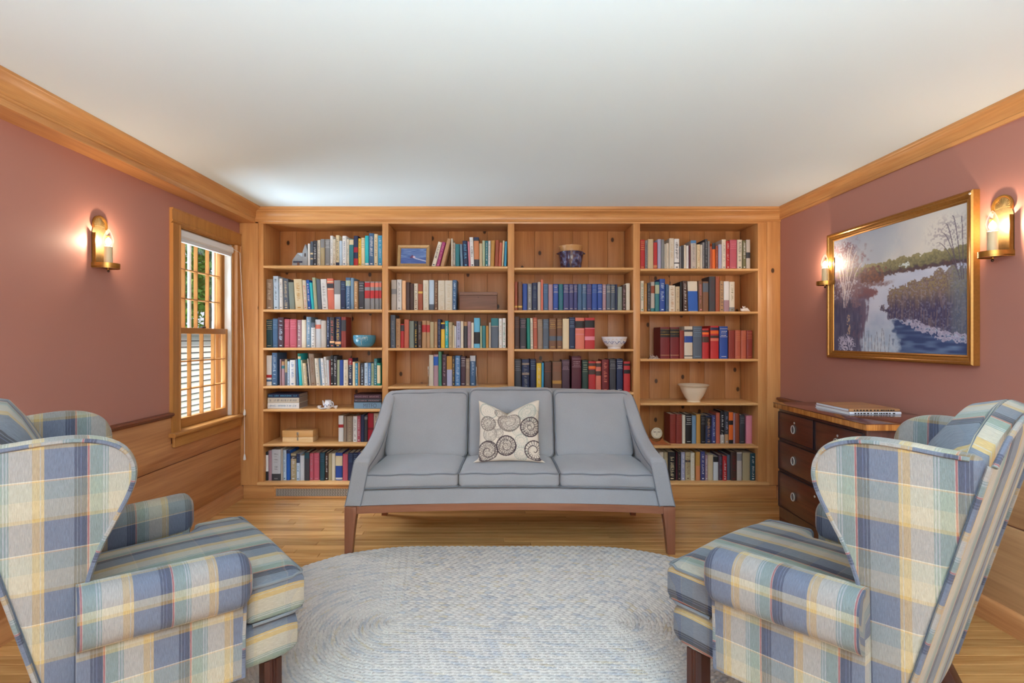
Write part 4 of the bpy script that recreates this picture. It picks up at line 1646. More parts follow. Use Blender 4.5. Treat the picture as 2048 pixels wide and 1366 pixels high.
    rk = np.abs(v - botb - .015) < .035 * sm(.54, .7, u)
    put(rk * (n3 > .36) * .95, (206, 198, 206), (140, 134, 160), n3)
    put((np.hypot((u - .12) / .085, (v - .94) / .09) + (n3 - .5) * .8 < .9) * (n3 > .35) * .95, (206, 200, 212), (150, 146, 172), n2)
    # twigs on the right and grasses in front
    for k, (x0, y0, x1, y1) in enumerate(((.96, .5, .86, .16), (.97, .5, .92, .06), (.95, .45, .83, .22), (.98, .5, .97, .08), (.94, .42, .88, .10))):
        t = np.clip((v0 - y1) / (y0 - y1), 0, 1)
        xl = x1 + (x0 - x1) * t ** .6
        put((np.abs(u0 - xl) < .0028) * (v0 > y1) * (v0 < y0) * .8, (92, 80, 92))
    put(sm(.16, .03, np.hypot((u - .9) * .9, v - .17)) * (n3 > .56) * .45, (112, 98, 108))
    for k in range(9):
        xc = .26 + .03 * k + .008 * math.sin(k * 7)
        put((np.abs(u0 - xc - (v0 - .95) * .1 * math.sin(k * 3)) < .0024) * (v0 > .84 + .03 * math.sin(k * 5)) * .7, (112, 110, 124))
    s = np.clip(img * 1.07 + 4, 0, 255) / 255.0
    linr = np.where(s <= .04045, s / 12.92, ((s + .055) / 1.055) ** 2.4)
    return linr


GW, GH = 330, 250
pc = painting_colors(GW, GH)
verts, cols, faces = [], [], []
for j in range(GH):
    for i in range(GW):
        verts.append((XR - .016, (PY1 - .048) + (PY0 + .048 - PY1 + .048) * i / (GW - 1), (PZ1 - .048) + (PZ0 + .048 - PZ1 + .048) * j / (GH - 1)))
        cols.append(tuple(pc[j, i]) + (1,))
for j in range(GH - 1):
    for i in range(GW - 1):
        faces.append((j * GW + i, j * GW + i + 1, (j + 1) * GW + i + 1, (j + 1) * GW + i))
MB().add(verts, faces).build('canvas', attr_mat('oil paint', .62, .25, 260), pt, smooth=False, col=cols)
# ================================================================== books on the shelves
PAL = {
    'white': (214, 212, 210), 'ivory': (206, 196, 178), 'cream': (212, 194, 158), 'beige': (190, 170, 138), 'khaki': (168, 152, 118), 'tan': (172, 132, 94), 'taupe': (140, 120, 104),
    'greige': (178, 168, 158), 'pale grey': (186, 188, 192), 'grey': (128, 128, 130), 'slate': (84, 94, 108), 'charcoal': (58, 58, 64), 'black': (30, 29, 32), 'dark brown': (70, 48, 42),
    'brown': (116, 80, 58), 'rust': (146, 72, 46), 'terracotta': (176, 90, 68), 'brick red': (132, 52, 44), 'dark red': (110, 32, 36), 'red': (176, 44, 46), 'crimson': (158, 30, 48),
    'coral': (206, 112, 92), 'orange': (222, 104, 40), 'gold': (206, 168, 84), 'yellow': (220, 178, 60), 'ochre': (178, 130, 62), 'pink': (214, 132, 146), 'rose': (180, 84, 100), 'mauve': (160, 128, 138),
    'magenta': (158, 58, 110), 'plum': (74, 50, 62), 'maroon': (84, 32, 44), 'lavender': (160, 160, 186), 'indigo': (64, 66, 116), 'navy': (36, 46, 78), 'royal blue': (40, 72, 146), 'cobalt': (34, 88, 170),
    'blue': (78, 124, 172), 'denim': (66, 96, 130), 'sky': (96, 172, 206), 'pale blue': (176, 194, 212), 'steel blue': (112, 140, 164), 'cerulean': (58, 142, 178), 'turquoise': (40, 172, 182),
    'teal': (44, 112, 120), 'dark teal': (34, 70, 80), 'emerald': (26, 124, 108), 'green': (74, 136, 110), 'dark green': (40, 62, 54), 'sage': (162, 172, 142), 'olive': (104, 100, 66), 'grey green': (122, 132, 124),
    'peach': (226, 176, 132), 'copper': (190, 120, 76),
}


def bmat(c):
    return plain('cloth ' + c, PAL[c], .5, var=.05, spec=.35)


page_m = plain('book pages', (206, 192, 166), .9, var=.06)
ORD = 'first second third fourth fifth sixth seventh eighth ninth tenth eleventh twelfth thirteenth fourteenth fifteenth sixteenth seventeenth eighteenth nineteenth twentieth'.split()
ORD += ['twenty-' + x for x in ORD[:9]] + ['thirtieth'] + ['thirty-' + x for x in ORD[:9]]
ZS = 270.0 / 2048.0
KN = {'L': 'lettering down the spine', 'H': 'banded lettering'}
rbk = random.Random(21)


def spine_shape(T):
    return [(0, .004), (T * .06, .0018), (T * .25, .0004), (T * .5, 0), (T * .75, .0004), (T * .94, .0018), (T, .004)]


def make_book(xb0, xb1, xt0, xt1, z0, z1, ys, depth, colour, marks, label, group, lean=False):
    T = min(xb1 - xb0, xt1 - xt0)
    Hh = z1 - z0
    root = thing('book', label, 'book', ((xb0 + xb1) / 2, ys, z0), group=group)
    ang = 0.0
    if lean:
        ang = math.atan2((xt0 - xb0), Hh)
        T = (xb1 - xb0) * math.cos(ang)
        Hh = Hh / math.cos(ang) - T * abs(math.tan(ang)) * .2

    def mp(x, y_, z):               # x 0..T across, z 0..Hh
        if lean:
            # rests on its lower corner on the leaning side
            px, pz = xb1 - (T - x) * math.cos(ang), z0 + (T - x) * math.sin(ang)
            return (px + z * math.sin(ang), ys + y_, pz + z * math.cos(ang))
        f = x / T
        k = z / Hh
        return ((xb0 + (xb1 - xb0) * f) * (1 - k) + (xt0 + (xt1 - xt0) * f) * k, ys + y_, z0 + z)
    b = min(.0024, T * .18)
    sp = spine_shape(T)
    outer = [(0, depth)] + sp + [(T, depth)]
    inner = [(T - b, depth), (T - b, .0075), (b, .0075), (b, depth)]
    ring = outer + inner
    n = len(ring)
    v = [mp(x, y_, 0) for x, y_ in ring] + [mp(x, y_, Hh) for x, y_ in ring]
    f = [(i, (i + 1) % n, n + (i + 1) % n, n + i) for i in range(n)]
    f += [tuple(range(n - 1, -1, -1)), tuple(range(n, 2 * n))]
    MB().add(v, f).build('cover', bmat(colour), root, ang=40)
    e = .0003
    z_a, z_b = .0025, Hh - .0035
    pv = [mp(x, y_, z) for z in (z_a, z_b) for y_ in (.0078, depth - .004) for x in (b + e, T - b - e)]
    MB().add(pv, [(0, 2, 3, 1), (4, 5, 7, 6), (0, 1, 5, 4), (2, 6, 7, 3), (0, 4, 6, 2), (1, 3, 7, 5)]).build('page_block', page_m, root, smooth=False)
    for mk in marks:
        q = mk.split(':')
        if q[0] == 'B':
            fa, fb = float(q[2]), float(q[3])
            za, zb = Hh * (1 - fb), Hh * (1 - fa)
            ring2 = [(x + (-.0003 if x <= 0 else .0003 if x >= T else 0), y_ - .0005) for x, y_ in sp]
            ring2 = [(ring2[0][0], ring2[0][1] + .002)] + ring2 + [(ring2[-1][0], ring2[-1][1] + .002)]
            nn = len(ring2)
            vv = [mp(x, y_, za + .0002) for x, y_ in ring2] + [mp(x, y_, zb - (.0002 if fa > 0 else -.0003)) for x, y_ in ring2]
            ff = [(i, i + 1, nn + i + 1, nn + i) for i in range(nn - 1)]
            MB().add(vv, ff).build('spine_label', bmat(q[1]), root, ang=40)
        else:
            m = MB()
            yy = -.0011

            def blob(x0, x1, za, zb):
                m.add([mp(x0, yy, za), mp(x1, yy, za), mp(x1, yy, zb), mp(x0, yy, zb)], [(0, 1, 2, 3)])
            if q[0] == 'L':
                big = rbk.uniform(.22, .34)
                z = Hh * rbk.uniform(.86, .92)
                end = Hh * rbk.uniform(.12, .35)
                cell = min(.011, max(.0045, T * .42))
                while z > end:
                    hgt = cell * rbk.uniform(.45, .8)
                    if rbk.random() > .12:
                        w = T * big * rbk.uniform(.7, 1.0)
                        # a letter: two strokes turned sideways
                        blob(T * .5 - w, T * .5 + w * rbk.uniform(-.2, .9), z - hgt * .4, z)
                        if rbk.random() > .3:
                            blob(T * .5 - w * rbk.uniform(-.1, .9), T * .5 + w, z - hgt, z - hgt * .6)
                    z -= cell
                blob(T * .3, T * .7, Hh * .05, Hh * .05 + min(.008, T * .4))
            else:
                z = Hh * .93
                for k in range(5):
                    th_ = Hh * rbk.uniform(.008, .022)
                    if k in (0, 4):
                        blob(T * .04, T * .96, z - Hh * .010, z)
                    else:
                        x = T * rbk.uniform(.12, .22)
                        while x < T * .8:
                            w = T * rbk.uniform(.08, .2)
                            blob(x, min(x + w, T * .88), z - th_, z)
                            x += w + T * .05
                    z -= Hh * rbk.uniform(.045, .075)
                blob(T * .2, T * .8, Hh * .06, Hh * .075)
            m.build('spine_lettering', bmat(q[1]), root, smooth=False)['kind'] = 'stuff'
    return root


def describe(colour, marks):
    bits = []
    for mk in marks:
        q = mk.split(':')
        if q[0] == 'B':
            if q[1] + ' band' not in bits:
                bits.append(q[1] + ' band')
    for mk in marks:
        q = mk.split(':')
        if q[0] in 'LH' and len(bits) < 1:
            bits.append(q[1] + (' lettering' if q[0] == 'L' else ' titles'))
    return colour + ' book' + (' with ' + bits[0] if bits else '')


NBOOK = 0


def row(cx, cy, zb, setback, where, group, data, dmin=.13, dmax=.19, z1lim=None):
    """data lines: x0 x1 top colour[;marks] [k=lean]   in zoomed crop pixels"""
    global NBOOK
    ents = []
    for ln in data.strip().split('\n'):
        for it in ln.split('|'):
            it = it.strip()
            if not it:
                continue
            p = it.split(None, 3)
            x0, x1, top = float(p[0]), float(p[1]), float(p[2])
            rest = p[3]
            k = 0.0
            if ' k=' in rest:
                rest, kk = rest.split(' k=')
                k = float(kk)
            toks = [s.strip() for s in rest.split(';')]
            ents.append((x0, x1, top, toks[0], toks[1:], k))
    pb = pt_ = x_open[{510: 0, 770: 1, 1015: 2, 1265: 3, 1295: 3}[cx]][0] + .0008
    for i, (x0, x1, top, colour, marks, k) in enumerate(ents):
        ys = YF + setback + rbk.uniform(-.006, .008)
        X0, X1 = XP(cx + x0 * ZS, ys), XP(cx + x1 * ZS, ys)
        B0, B1 = XP(cx + (x0 + k) * ZS, ys), XP(cx + (x1 + k) * ZS, ys)
        zt = ZP(cy + top * ZS, ys)
        gap = .0008
        lean = abs(k) > 60
        if not lean:
            X0, B0 = max(X0, pt_ + gap), max(B0, pb + gap)
            wd = max(.009, .72 * (x1 - x0) * ZS * ys / F)
            X1, B1 = max(X1 - gap, X0 + wd), max(B1 - gap, B0 + wd)
            lim = x_open[{510: 0, 770: 1, 1015: 2, 1265: 3, 1295: 3}[cx]][1] - .0015
            if max(X1, B1) > lim:
                X1, B1 = min(X1, lim), min(B1, lim)
                X0, B0 = min(X0, X1 - .005), min(B0, B1 - .005)
            pt_, pb = X1, B1
        depth = min(rbk.uniform(dmin, dmax), YB - ys - .01)
        name = describe(colour, marks)
        size = ''
        wpx = (x1 - x0)
        if wpx < 42:
            size = 'slim '
        elif wpx > 118:
            size = 'thick '
        label = size + name + ', ' + ORD[i] + ' ' + where
        make_book(B0, B1, X0, X1, zb + .0004, zt, ys, depth, colour, marks, label, group, lean)
        NBOOK += 1


Z = shelf_z
row(510, 440, Z[0][0], .035, 'from the church bookend', 'books beside the church bookend', '''
800 832 357 white | 835 880 325 slate;B:cream:.46:.53;B:cream:.68:.73 | 882 938 312 charcoal;L:pale grey | 942 990 305 ivory;L:grey | 994 1055 290 khaki;B:grey:0:.32 | 1058 1135 290 grey;H:white
1140 1180 238 white;L:grey | 1182 1222 290 ivory;L:brown | 1224 1275 230 cream;L:charcoal;B:navy:.88:1 | 1278 1320 315 pale blue | 1325 1385 240 white;L:denim | 1390 1428 290 ivory;L:grey
1430 1495 285 teal;B:cream:.03:.22 | 1497 1562 240 navy;B:crimson:.38:.55;B:red:.75:1 | 1565 1608 280 yellow;L:brown | 1610 1665 270 cream;H:teal | 1668 1725 238 turquoise;B:white:.9:.96
1728 1805 200 denim;L:white | 1807 1862 212 cream;L:brown | 1865 1933 235 cerulean;L:pale blue
''')
row(510, 540, Z[0][1], .035, 'from window end, shelf below church bookend', 'books under the church bookend shelf', '''
172 268 140 taupe;L:ivory | 272 350 92 pale blue;L:slate k=8 | 365 412 130 white;L:grey k=6 | 420 500 130 slate;L:cream k=15 | 503 583 185 grey green k=22 | 583 705 138 cream;L:ochre k=30 | 715 768 155 ivory;L:coral k=27
770 820 150 cobalt;L:white k=30 | 822 862 190 turquoise k=36 | 865 915 115 sage;L:beige k=32 | 925 986 140 slate k=27 | 990 1080 138 white;L:grey k=27 | 1088 1185 128 coral;B:cream:.09:.12;B:charcoal:.16:.31;B:cream:.33:.36 k=22
1200 1295 155 white;B:grey:.0:.48 | 1300 1370 165 navy;H:steel blue | 1375 1450 115 denim;B:sage:.09:.26;L:pale blue | 1452 1500 120 steel blue | 1502 1560 170 tan;L:cream | 1572 1655 170 charcoal;H:pale grey
1662 1745 175 grey;B:red:.04:.20;B:red:.32:.60 | 1750 1812 175 grey;B:coral:.04:.20;B:red:.32:.60 | 1818 1880 175 grey;B:coral:.04:.20;B:red:.32:.60 | 1885 1918 175 grey;B:coral:.04:.20;B:red:.32:.60
''')
row(510, 620, Z[0][2], .035, 'from window end, shelf with the teal bowl', 'books beside the teal bowl', '''
158 265 145 dark teal;H:cream | 268 345 130 denim;H:steel blue | 348 435 112 plum;L:pale blue | 440 525 138 rose;H:pink | 530 630 140 rose;H:pink | 632 705 150 mauve;L:white | 708 775 150 ivory
778 848 105 steel blue;L:white | 850 910 190 white;B:slate:0:.2;L:grey | 912 1000 145 pale grey;B:coral:.18:.33 | 1003 1080 160 greige | 1088 1130 105 navy;L:pale blue | 1133 1205 110 charcoal;L:coral;B:peach:.78:.85
1208 1303 105 navy;L:gold;B:peach:.80:.89 | 1308 1380 105 brick red;B:charcoal:.10:.46
''')
row(510, 695, Z[0][3], .035, 'from window end, shelf above the tea set', 'books above the toy tea set', '''
172 250 122 white;B:red:.64:.74;B:denim:.80:.87 | 255 335 80 denim;L:pale blue | 375 395 180 mauve | 398 448 210 mauve;B:tan:0:.15;B:teal:.18:.30 | 450 488 180 slate;B:khaki:0:.5 | 490 524 210 pale blue;L:denim
528 612 190 white;L:blue | 614 644 180 denim k=16 | 645 690 92 turquoise;B:emerald:0:.09;B:cream:.09:.17 k=25 | 693 718 190 sage k=26 | 720 765 240 cream;L:grey k=22 | 768 788 240 charcoal;L:white k=25 | 790 808 168 greige k=36 | 810 890 95 taupe;L:brown k=33
900 956 165 ivory;L:grey k=30 | 958 986 165 steel blue k=32 | 990 1034 165 white;L:blue k=32 | 1036 1078 142 white;L:grey k=10 | 1082 1120 190 pale grey | 1122 1144 195 brick red | 1146 1188 118 black;L:white | 1192 1240 130 charcoal;L:white
1243 1282 190 sage | 1284 1338 190 royal blue | 1342 1410 190 ivory;L:khaki | 1412 1476 165 navy;B:crimson:0:.24;L:white | 1480 1518 220 cream | 1520 1560 240 cerulean;L:white | 1563 1590 230 tan | 1592 1658 240 charcoal;L:pale blue | 1660 1713 235 pale blue;L:slate
1716 1760 238 blue;L:white | 1762 1802 240 sage;L:green | 1805 1850 170 teal;L:pale blue | 1852 1902 236 emerald;B:cream:.10:.9
''')
row(510, 770, Z[0][5], .085, 'from the latched pine box', 'books beside the latched pine box', '''
1265 1340 465 white;B:red:.34:.46 | 1345 1385 475 taupe | 1390 1480 475 taupe;L:khaki | 1485 1550 475 white;L:grey | 1552 1600 470 rose;L:white | 1603 1655 450 navy | 1658 1705 465 charcoal;B:grey:.04:.15 | 1710 1795 430 crimson;B:dark red:.5:.58 | 1800 1870 430 ivory;L:grey
''', .14, .18)
row(510, 880, Z[0][6], .035, 'from window end, shelf above floor grille', 'books on the bottom shelf above the grille', '''
120 172 185 black;B:white:.10:.68 | 175 245 160 mauve | 248 388 145 pale grey;B:charcoal:.78:1;L:grey | 392 420 130 greige | 425 472 155 pale blue;L:slate | 475 530 160 cobalt;B:navy:0:.10 | 540 625 205 khaki;B:charcoal:.08:.20;L:white | 628 678 210 pale blue;B:navy:0:.34;L:denim
680 748 235 pale grey | 750 822 185 charcoal;B:dark teal:.02:.22 | 825 885 200 rose;L:mauve | 890 975 195 rose;H:pink | 985 1055 190 dark teal;H:denim | 1060 1112 195 dark brown;L:white | 1115 1165 205 khaki | 1167 1215 205 ivory;L:cream
1220 1325 195 royal blue;B:cream:.11:.47;B:white:.90:.97 | 1330 1408 215 rose | 1412 1488 195 navy;H:denim | 1490 1560 190 navy;H:steel blue | 1563 1635 190 indigo
''', .14, .2)
row(770, 440, Z[1][0], .035, 'from the framed sea picture', 'books beside the framed sea picture', '''
805 865 338 ivory;L:charcoal k=-104 | 868 920 338 magenta;L:pink k=-98 | 945 1000 288 tan k=-110 | 1003 1029 280 ivory | 1031 1068 345 greige;L:brown | 1070 1130 365 teal | 1132 1172 365 steel blue k=14 | 1175 1245 315 navy;L:sky k=18
1250 1278 325 pink k=20 | 1280 1338 262 white;L:black k=18 | 1345 1425 262 charcoal;B:copper:.12:.75;B:navy:0:.07 k=6 | 1430 1475 355 beige | 1478 1518 312 sage | 1520 1562 315 teal;L:white | 1565 1605 315 white;L:grey k=-6 | 1612 1670 310 ochre k=-14
1675 1735 305 rust k=-14 | 1738 1785 345 terracotta k=-20 | 1790 1816 312 cream k=-20 | 1818 1855 325 cerulean k=-12
''')
row(770, 540, Z[1][1], .035, 'from window end, shelf with the walnut box', 'books beside the walnut box', '''
95 172 150 greige;B:grey:.30:.47 | 178 252 145 white;L:grey | 258 315 162 peach | 318 378 185 dark brown | 380 435 205 dark brown | 438 498 205 ivory;L:brown | 502 572 212 rust;B:gold:.28:.36 | 578 662 155 ivory;L:beige | 668 745 152 pale blue;B:slate:.80:1
750 800 155 brown;L:beige | 805 908 158 ivory;L:beige | 912 1022 158 ivory;L:beige | 1025 1090 152 denim;L:pale blue k=-10
''')
row(770, 620, Z[1][2], .035, 'from window end, shelf below the walnut box', 'books below the walnut box shelf', '''
82 155 75 slate;L:grey | 165 232 130 tan;L:brown | 235 290 210 red;B:charcoal:.05:.30 | 293 362 145 terracotta | 365 440 165 grey green | 442 495 168 black;L:yellow | 498 555 172 dark brown;L:grey | 560 628 162 tan;B:red:.15:.42 | 632 682 165 tan;B:red:.15:.42
684 742 180 khaki | 745 795 180 tan;L:khaki | 798 845 140 navy;L:grey | 848 908 190 yellow;B:navy:.06:.26 | 912 960 165 turquoise;L:white | 965 1022 185 khaki;L:beige | 1025 1050 232 cream | 1052 1080 245 white | 1083 1148 170 lavender;L:slate | 1150 1190 172 ivory
1193 1250 180 charcoal;B:tan:0:.16 | 1253 1305 175 mauve;L:taupe | 1308 1348 190 ivory | 1350 1440 120 sky;B:black:.47:.86 | 1442 1472 240 sage | 1475 1530 238 teal | 1532 1572 240 ochre | 1575 1608 190 greige | 1610 1722 125 slate;B:teal:0:.25;B:greige:.26:.28 | 1728 1780 128 white;L:beige | 1783 1835 125 white;L:green
''')
row(770, 695, Z[1][3], .06, 'from window end, between the clear bookends', 'books between the clear bookends', '''
668 735 112 ivory | 738 808 105 mauve;B:cobalt:.07:.35 | 810 858 62 green | 864 934 105 plum;L:mauve | 937 1020 132 lavender;B:ochre:0:.45 | 1022 1060 130 charcoal;L:gold | 1063 1142 125 blue;L:pale blue | 1150 1222 135 plum;H:white | 1225 1285 165 taupe;H:cream | 1290 1374 125 denim;B:pale grey:0:.18;L:pale blue
''')
row(1015, 545, Z[2][1], .035, 'from window end, shelf below stoneware crock', 'books below the stoneware crock', '''
108 155 140 rust;B:gold:.84:.90 | 160 225 140 brown;B:gold:.84:.90 | 230 300 170 royal blue | 305 370 170 grey;L:pale grey | 375 455 155 navy;L:slate | 458 505 145 greige | 508 542 108 coral | 545 618 170 denim;H:steel blue | 622 690 180 mauve | 695 772 175 royal blue;H:ivory | 778 845 175 teal;L:denim
850 932 175 indigo;H:ivory | 935 1002 175 indigo;H:ivory | 1005 1062 175 indigo;H:ivory | 1068 1130 175 denim | 1135 1200 175 denim;H:pale grey | 1203 1278 175 indigo;H:mauve | 1282 1362 175 royal blue;H:steel blue | 1366 1440 175 royal blue;H:white | 1443 1498 180 mauve;H:white | 1500 1565 178 slate;H:ivory
1568 1635 180 slate;H:cream | 1637 1668 180 navy | 1672 1740 215 grey green | 1745 1798 190 dark brown;L:mauve | 1800 1860 165 ivory
''')
row(1015, 620, Z[2][2], .035, 'from window end, shelf with china bowl', 'books beside the white china bowl', '''
105 185 100 dark brown;H:brown | 190 285 125 charcoal;H:mauve | 290 340 122 emerald k=8 | 345 385 122 ivory;L:grey k=6 | 388 450 115 terracotta;H:peach k=6 | 455 535 140 taupe;H:khaki k=4 | 540 628 138 slate;H:steel blue | 632 740 128 brown;H:gold;B:slate:.58:.73 | 748 832 128 brown;H:gold;B:slate:.58:.73
838 936 132 cream | 938 1026 110 navy;H:steel blue | 1030 1168 118 coral;B:black:.10:.33;B:pink:.36:.38;B:pink:.52:.54 | 1172 1325 118 red;B:black:.08:.32;B:pink:.33:.35;B:pink:.60:.72
''', .15, .21)
row(1015, 700, Z[2][3], .035, 'from window end, shelf below china bowl', 'books behind the sofa below the china bowl', '''
105 210 142 charcoal;H:grey | 220 332 142 navy;B:taupe:.11:.17;B:taupe:.41:.48;L:grey | 345 432 140 navy;H:steel blue | 440 516 200 yellow;L:cream | 519 552 195 cerulean | 558 670 178 dark brown;H:rust | 682 820 178 brown;H:rust;B:ochre:.62:.73 | 826 945 148 plum;H:mauve | 975 1120 95 maroon;H:mauve
1135 1225 155 dark green;H:sage | 1230 1338 172 red;B:dark brown:.06:.15;B:orange:.16:.24;B:dark brown:.27:.43 | 1342 1422 172 coral;B:dark brown:.06:.18;B:dark brown:.32:.47 | 1432 1540 145 dark red;L:coral | 1550 1645 140 charcoal;H:grey | 1658 1752 135 navy;H:pale grey | 1765 1862 175 red;B:black:.07:.14;B:black:.27:.40
''', .15, .21)
row(1265, 440, Z[3][0], .035, 'from window end, shelf above the figurine', 'books on the top shelf by the painting', '''
118 190 300 red;H:gold | 193 233 310 grey;L:charcoal | 235 318 290 beige | 320 378 340 red;B:copper:.85:.95 | 383 435 290 lavender | 437 486 295 grey;L:grey green | 488 500 365 ivory | 512 555 352 ivory;L:beige | 560 632 278 ivory;L:beige | 636 712 285 white;L:charcoal;B:charcoal:.78:.82
720 742 400 grey | 744 778 385 charcoal | 780 814 378 ivory | 816 855 388 white | 858 885 385 maroon | 888 970 310 greige;B:blue:0:.10;L:grey | 978 1030 370 cream;L:tan | 1032 1062 375 ivory | 1065 1096 340 grey;L:plum | 1098 1143 290 charcoal;L:grey | 1146 1176 320 grey;L:mauve
1178 1208 400 terracotta | 1210 1260 350 orange;B:charcoal:0:.24 | 1263 1300 390 rust;L:coral | 1305 1356 370 lavender | 1358 1420 295 ivory;L:grey | 1425 1475 318 red;L:white | 1478 1585 300 rose;H:pink | 1592 1665 298 ivory;L:charcoal | 1668 1725 310 olive;L:white | 1728 1790 298 greige;B:charcoal:.43:.63
''')
row(1265, 540, Z[3][1], .035, 'from window end, shelf with the figurine', 'books beside the animal figurine', '''
122 175 165 ivory;L:green | 178 222 205 ochre;L:mauve | 228 275 200 charcoal;L:grey | 280 340 180 greige;B:rust:.13:.38;B:teal:.88:1 | 342 410 180 teal;B:sage:.10:.40 | 412 498 135 royal blue;L:pale blue | 510 552 215 denim;L:charcoal | 555 650 235 ivory;L:tan | 655 720 250 beige;L:taupe | 724 756 180 black
760 830 165 dark brown;L:white k=12 | 838 985 172 ivory;B:cobalt:.32:.98 k=12 | 1000 1062 165 brown;L:pink k=8 | 1068 1155 175 brown;B:slate:.05:.35 | 1165 1260 98 charcoal;L:plum | 1262 1325 100 rust | 1328 1385 165 tan;L:charcoal | 1388 1470 172 white;B:mauve:.62:1 | 1473 1553 178 ivory;L:olive;B:grey:.85:1
''')
row(1265, 630, Z[3][2], .06, 'from window end, shelf with toy carriage', 'books beside the toy carriage', '''
425 567 185 dark red;B:black:.05:.32;B:gold:.06:.08;B:gold:.14:.17;B:gold:.22:.25;B:tan:.88:.90 | 575 712 185 dark red;B:black:.05:.32;B:gold:.06:.08;B:gold:.14:.17;B:gold:.22:.25;B:tan:.88:.90 | 718 785 235 brick red | 788 915 172 ivory;B:charcoal:.10:.17;B:royal blue:.30:.50;B:charcoal:.90:.93
920 1055 170 slate;H:steel blue | 1060 1162 205 red;B:dark brown:.06:.12;B:orange:.13:.20;B:dark brown:.27:.46 | 1185 1310 165 red;B:navy:.05:.13;B:orange:.15:.24;B:dark brown:.29:.37;B:coral:.38:.46 | 1322 1448 172 royal blue;H:white | 1460 1555 232 brick red | 1560 1642 230 terracotta;H:copper | 1648 1730 235 terracotta;H:copper | 1735 1822 235 brick red;H:copper
''', .16, .21)
row(1265, 805, Z[3][4], .085, 'from the round dial', 'books beside the round dial', '''
572 662 180 brick red;H:rust | 665 752 180 brick red;H:rust | 755 805 190 ivory | 808 900 178 black;H:white | 905 968 200 steel blue | 970 1035 180 ochre | 1038 1110 195 black;H:grey | 1112 1203 200 navy;B:black:.05:.36;L:tan | 1206 1265 195 indigo;L:pale blue | 1270 1330 155 terracotta
1335 1395 128 black;L:white;B:greige:.73:1 | 1400 1462 145 charcoal;L:lavender;B:tan:.70:1 | 1466 1530 150 orange;B:black:.26:.40;B:black:.88:1 | 1535 1560 165 mauve | 1562 1626 165 rust | 1632 1706 190 charcoal;H:grey | 1728 1820 200 pink
''', .14, .19)
row(1295, 890, Z[3][5], .035, 'from sofa end, shelf below the dial', 'books on the bottom shelf below the dial', '''
180 245 110 ivory | 250 312 110 khaki | 318 430 110 black;L:cream | 436 453 110 maroon | 456 508 105 black;L:taupe | 512 574 110 lavender;L:white | 577 655 110 khaki;B:charcoal:.28:.36;L:brown | 658 720 120 ivory;L:beige | 735 802 105 ochre;B:copper:.48:1 | 808 876 100 indigo;L:white
880 915 150 mauve;L:white | 918 998 150 beige | 1002 1078 180 pale grey;B:black:0:.22 | 1081 1140 150 plum;L:slate | 1143 1208 170 red;L:white | 1210 1258 150 slate | 1262 1358 110 dark brown;L:dark red | 1361 1438 110 greige;B:grey:.05:.30 | 1446 1560 118 khaki | 1565 1662 130 dark teal;L:white
''', .16, .22)
print('BOOKS', NBOOK)

# ------------------------------------------------------------------ stacked books beside the toy tea set
zs5 = Z[0][4]


def stack(cx, cy, x0, x1, ys, specs, group, depth):
    X0, X1 = XP(cx + x0 * ZS, ys), XP(cx + x1 * ZS, ys)
    z = zs5 + .0005
    for (hpx, colour, txt, label, inset, real) in specs:
        h = hpx * ZS * ys / F
        t = flat_book('book', label, X0 + inset, X1 - inset * .4, ys, ys + depth, z, z + h, bmat(colour), '-y', group, (150, 138, 128))
        if real:
            cu = bpy.data.curves.new('spine_text', 'FONT')
            cu.body = real
            cu.size = h * .95
            cu.extrude = .0002
            ob = bpy.data.objects.new('tmp_text', cu)
            C.objects.link(ob)
            bpy.context.view_layer.update()
            me = bpy.data.meshes.new_from_object(ob)
            bpy.data.objects.remove(ob)
            wid = max(v.co.x for v in me.vertices)
            m = MB()
            sxx = .50 * (X1 - X0) / wid
            m.add([(X0 + (X1 - X0) * .33 + v.co.x * sxx, ys - .0014 - v.co.z, z + h * .18 + v.co.y) for v in me.vertices], [tuple(p.vertices) for p in me.polygons])
            m.build('spine_lettering', bmat(txt), t, smooth=False)['kind'] = 'stuff'
        else:
            m = MB()
            x = X0 + inset + (X1 - X0) * .04
            while x < X1 - .02:
                w = rbk.uniform(.004, .008)
                if rbk.random() > .12:
                    m.box(x, x + w * .35, ys - .0016, ys - .0009, z + h * .28, z + h * rbk.uniform(.62, .75))
                    if rbk.random() > .4:
                        m.box(x + w * .35, x + w, ys - .0016, ys - .0009, z + h * .5, z + h * .6)
                x += w + .0025
            m.build('spine_lettering', bmat(txt), t, smooth=False)['kind'] = 'stuff'
        z += h + .0006


stack(510, 770, 190, 668, YF + .035, [(88, 'white', 'steel blue', 'white hardback lying at the bottom of the stack near the window', 0, None), (78, 'ivory', 'slate', 'ivory hardback lying in the middle of the stack near the window', .001, None), (58, 'navy', 'sky', 'dark hardback with pale blue print lying on the ivory one', .001, None)], 'stacked books near the window', .19)
stack(510, 770, 1502, 1916, YF + .035, [(96, 'steel blue', 'slate', 'grey blue hardback with tall capitals under the stack near the sofa', 0, 'MITFO'), (52, 'charcoal', 'mauve', 'charcoal hardback lying between two others near the sofa arm', .001, None), (66, 'plum', 'mauve', 'dark plum hardback lying uppermost beside the sofa back', .001, None)], 'stacked books near the sofa', .18)

# ================================================================== ornaments
# toy tea set
china = plain('white china', (224, 224, 228), .15, coat=.3)
china_b = plain('blue china print', (70, 88, 140), .2)
zt_ = zs5 + .0005
yt = YF + .045


def tp(x, y_):
    return XP(510 + x * ZS, yt), ZP(770 + y_ * ZS, yt)


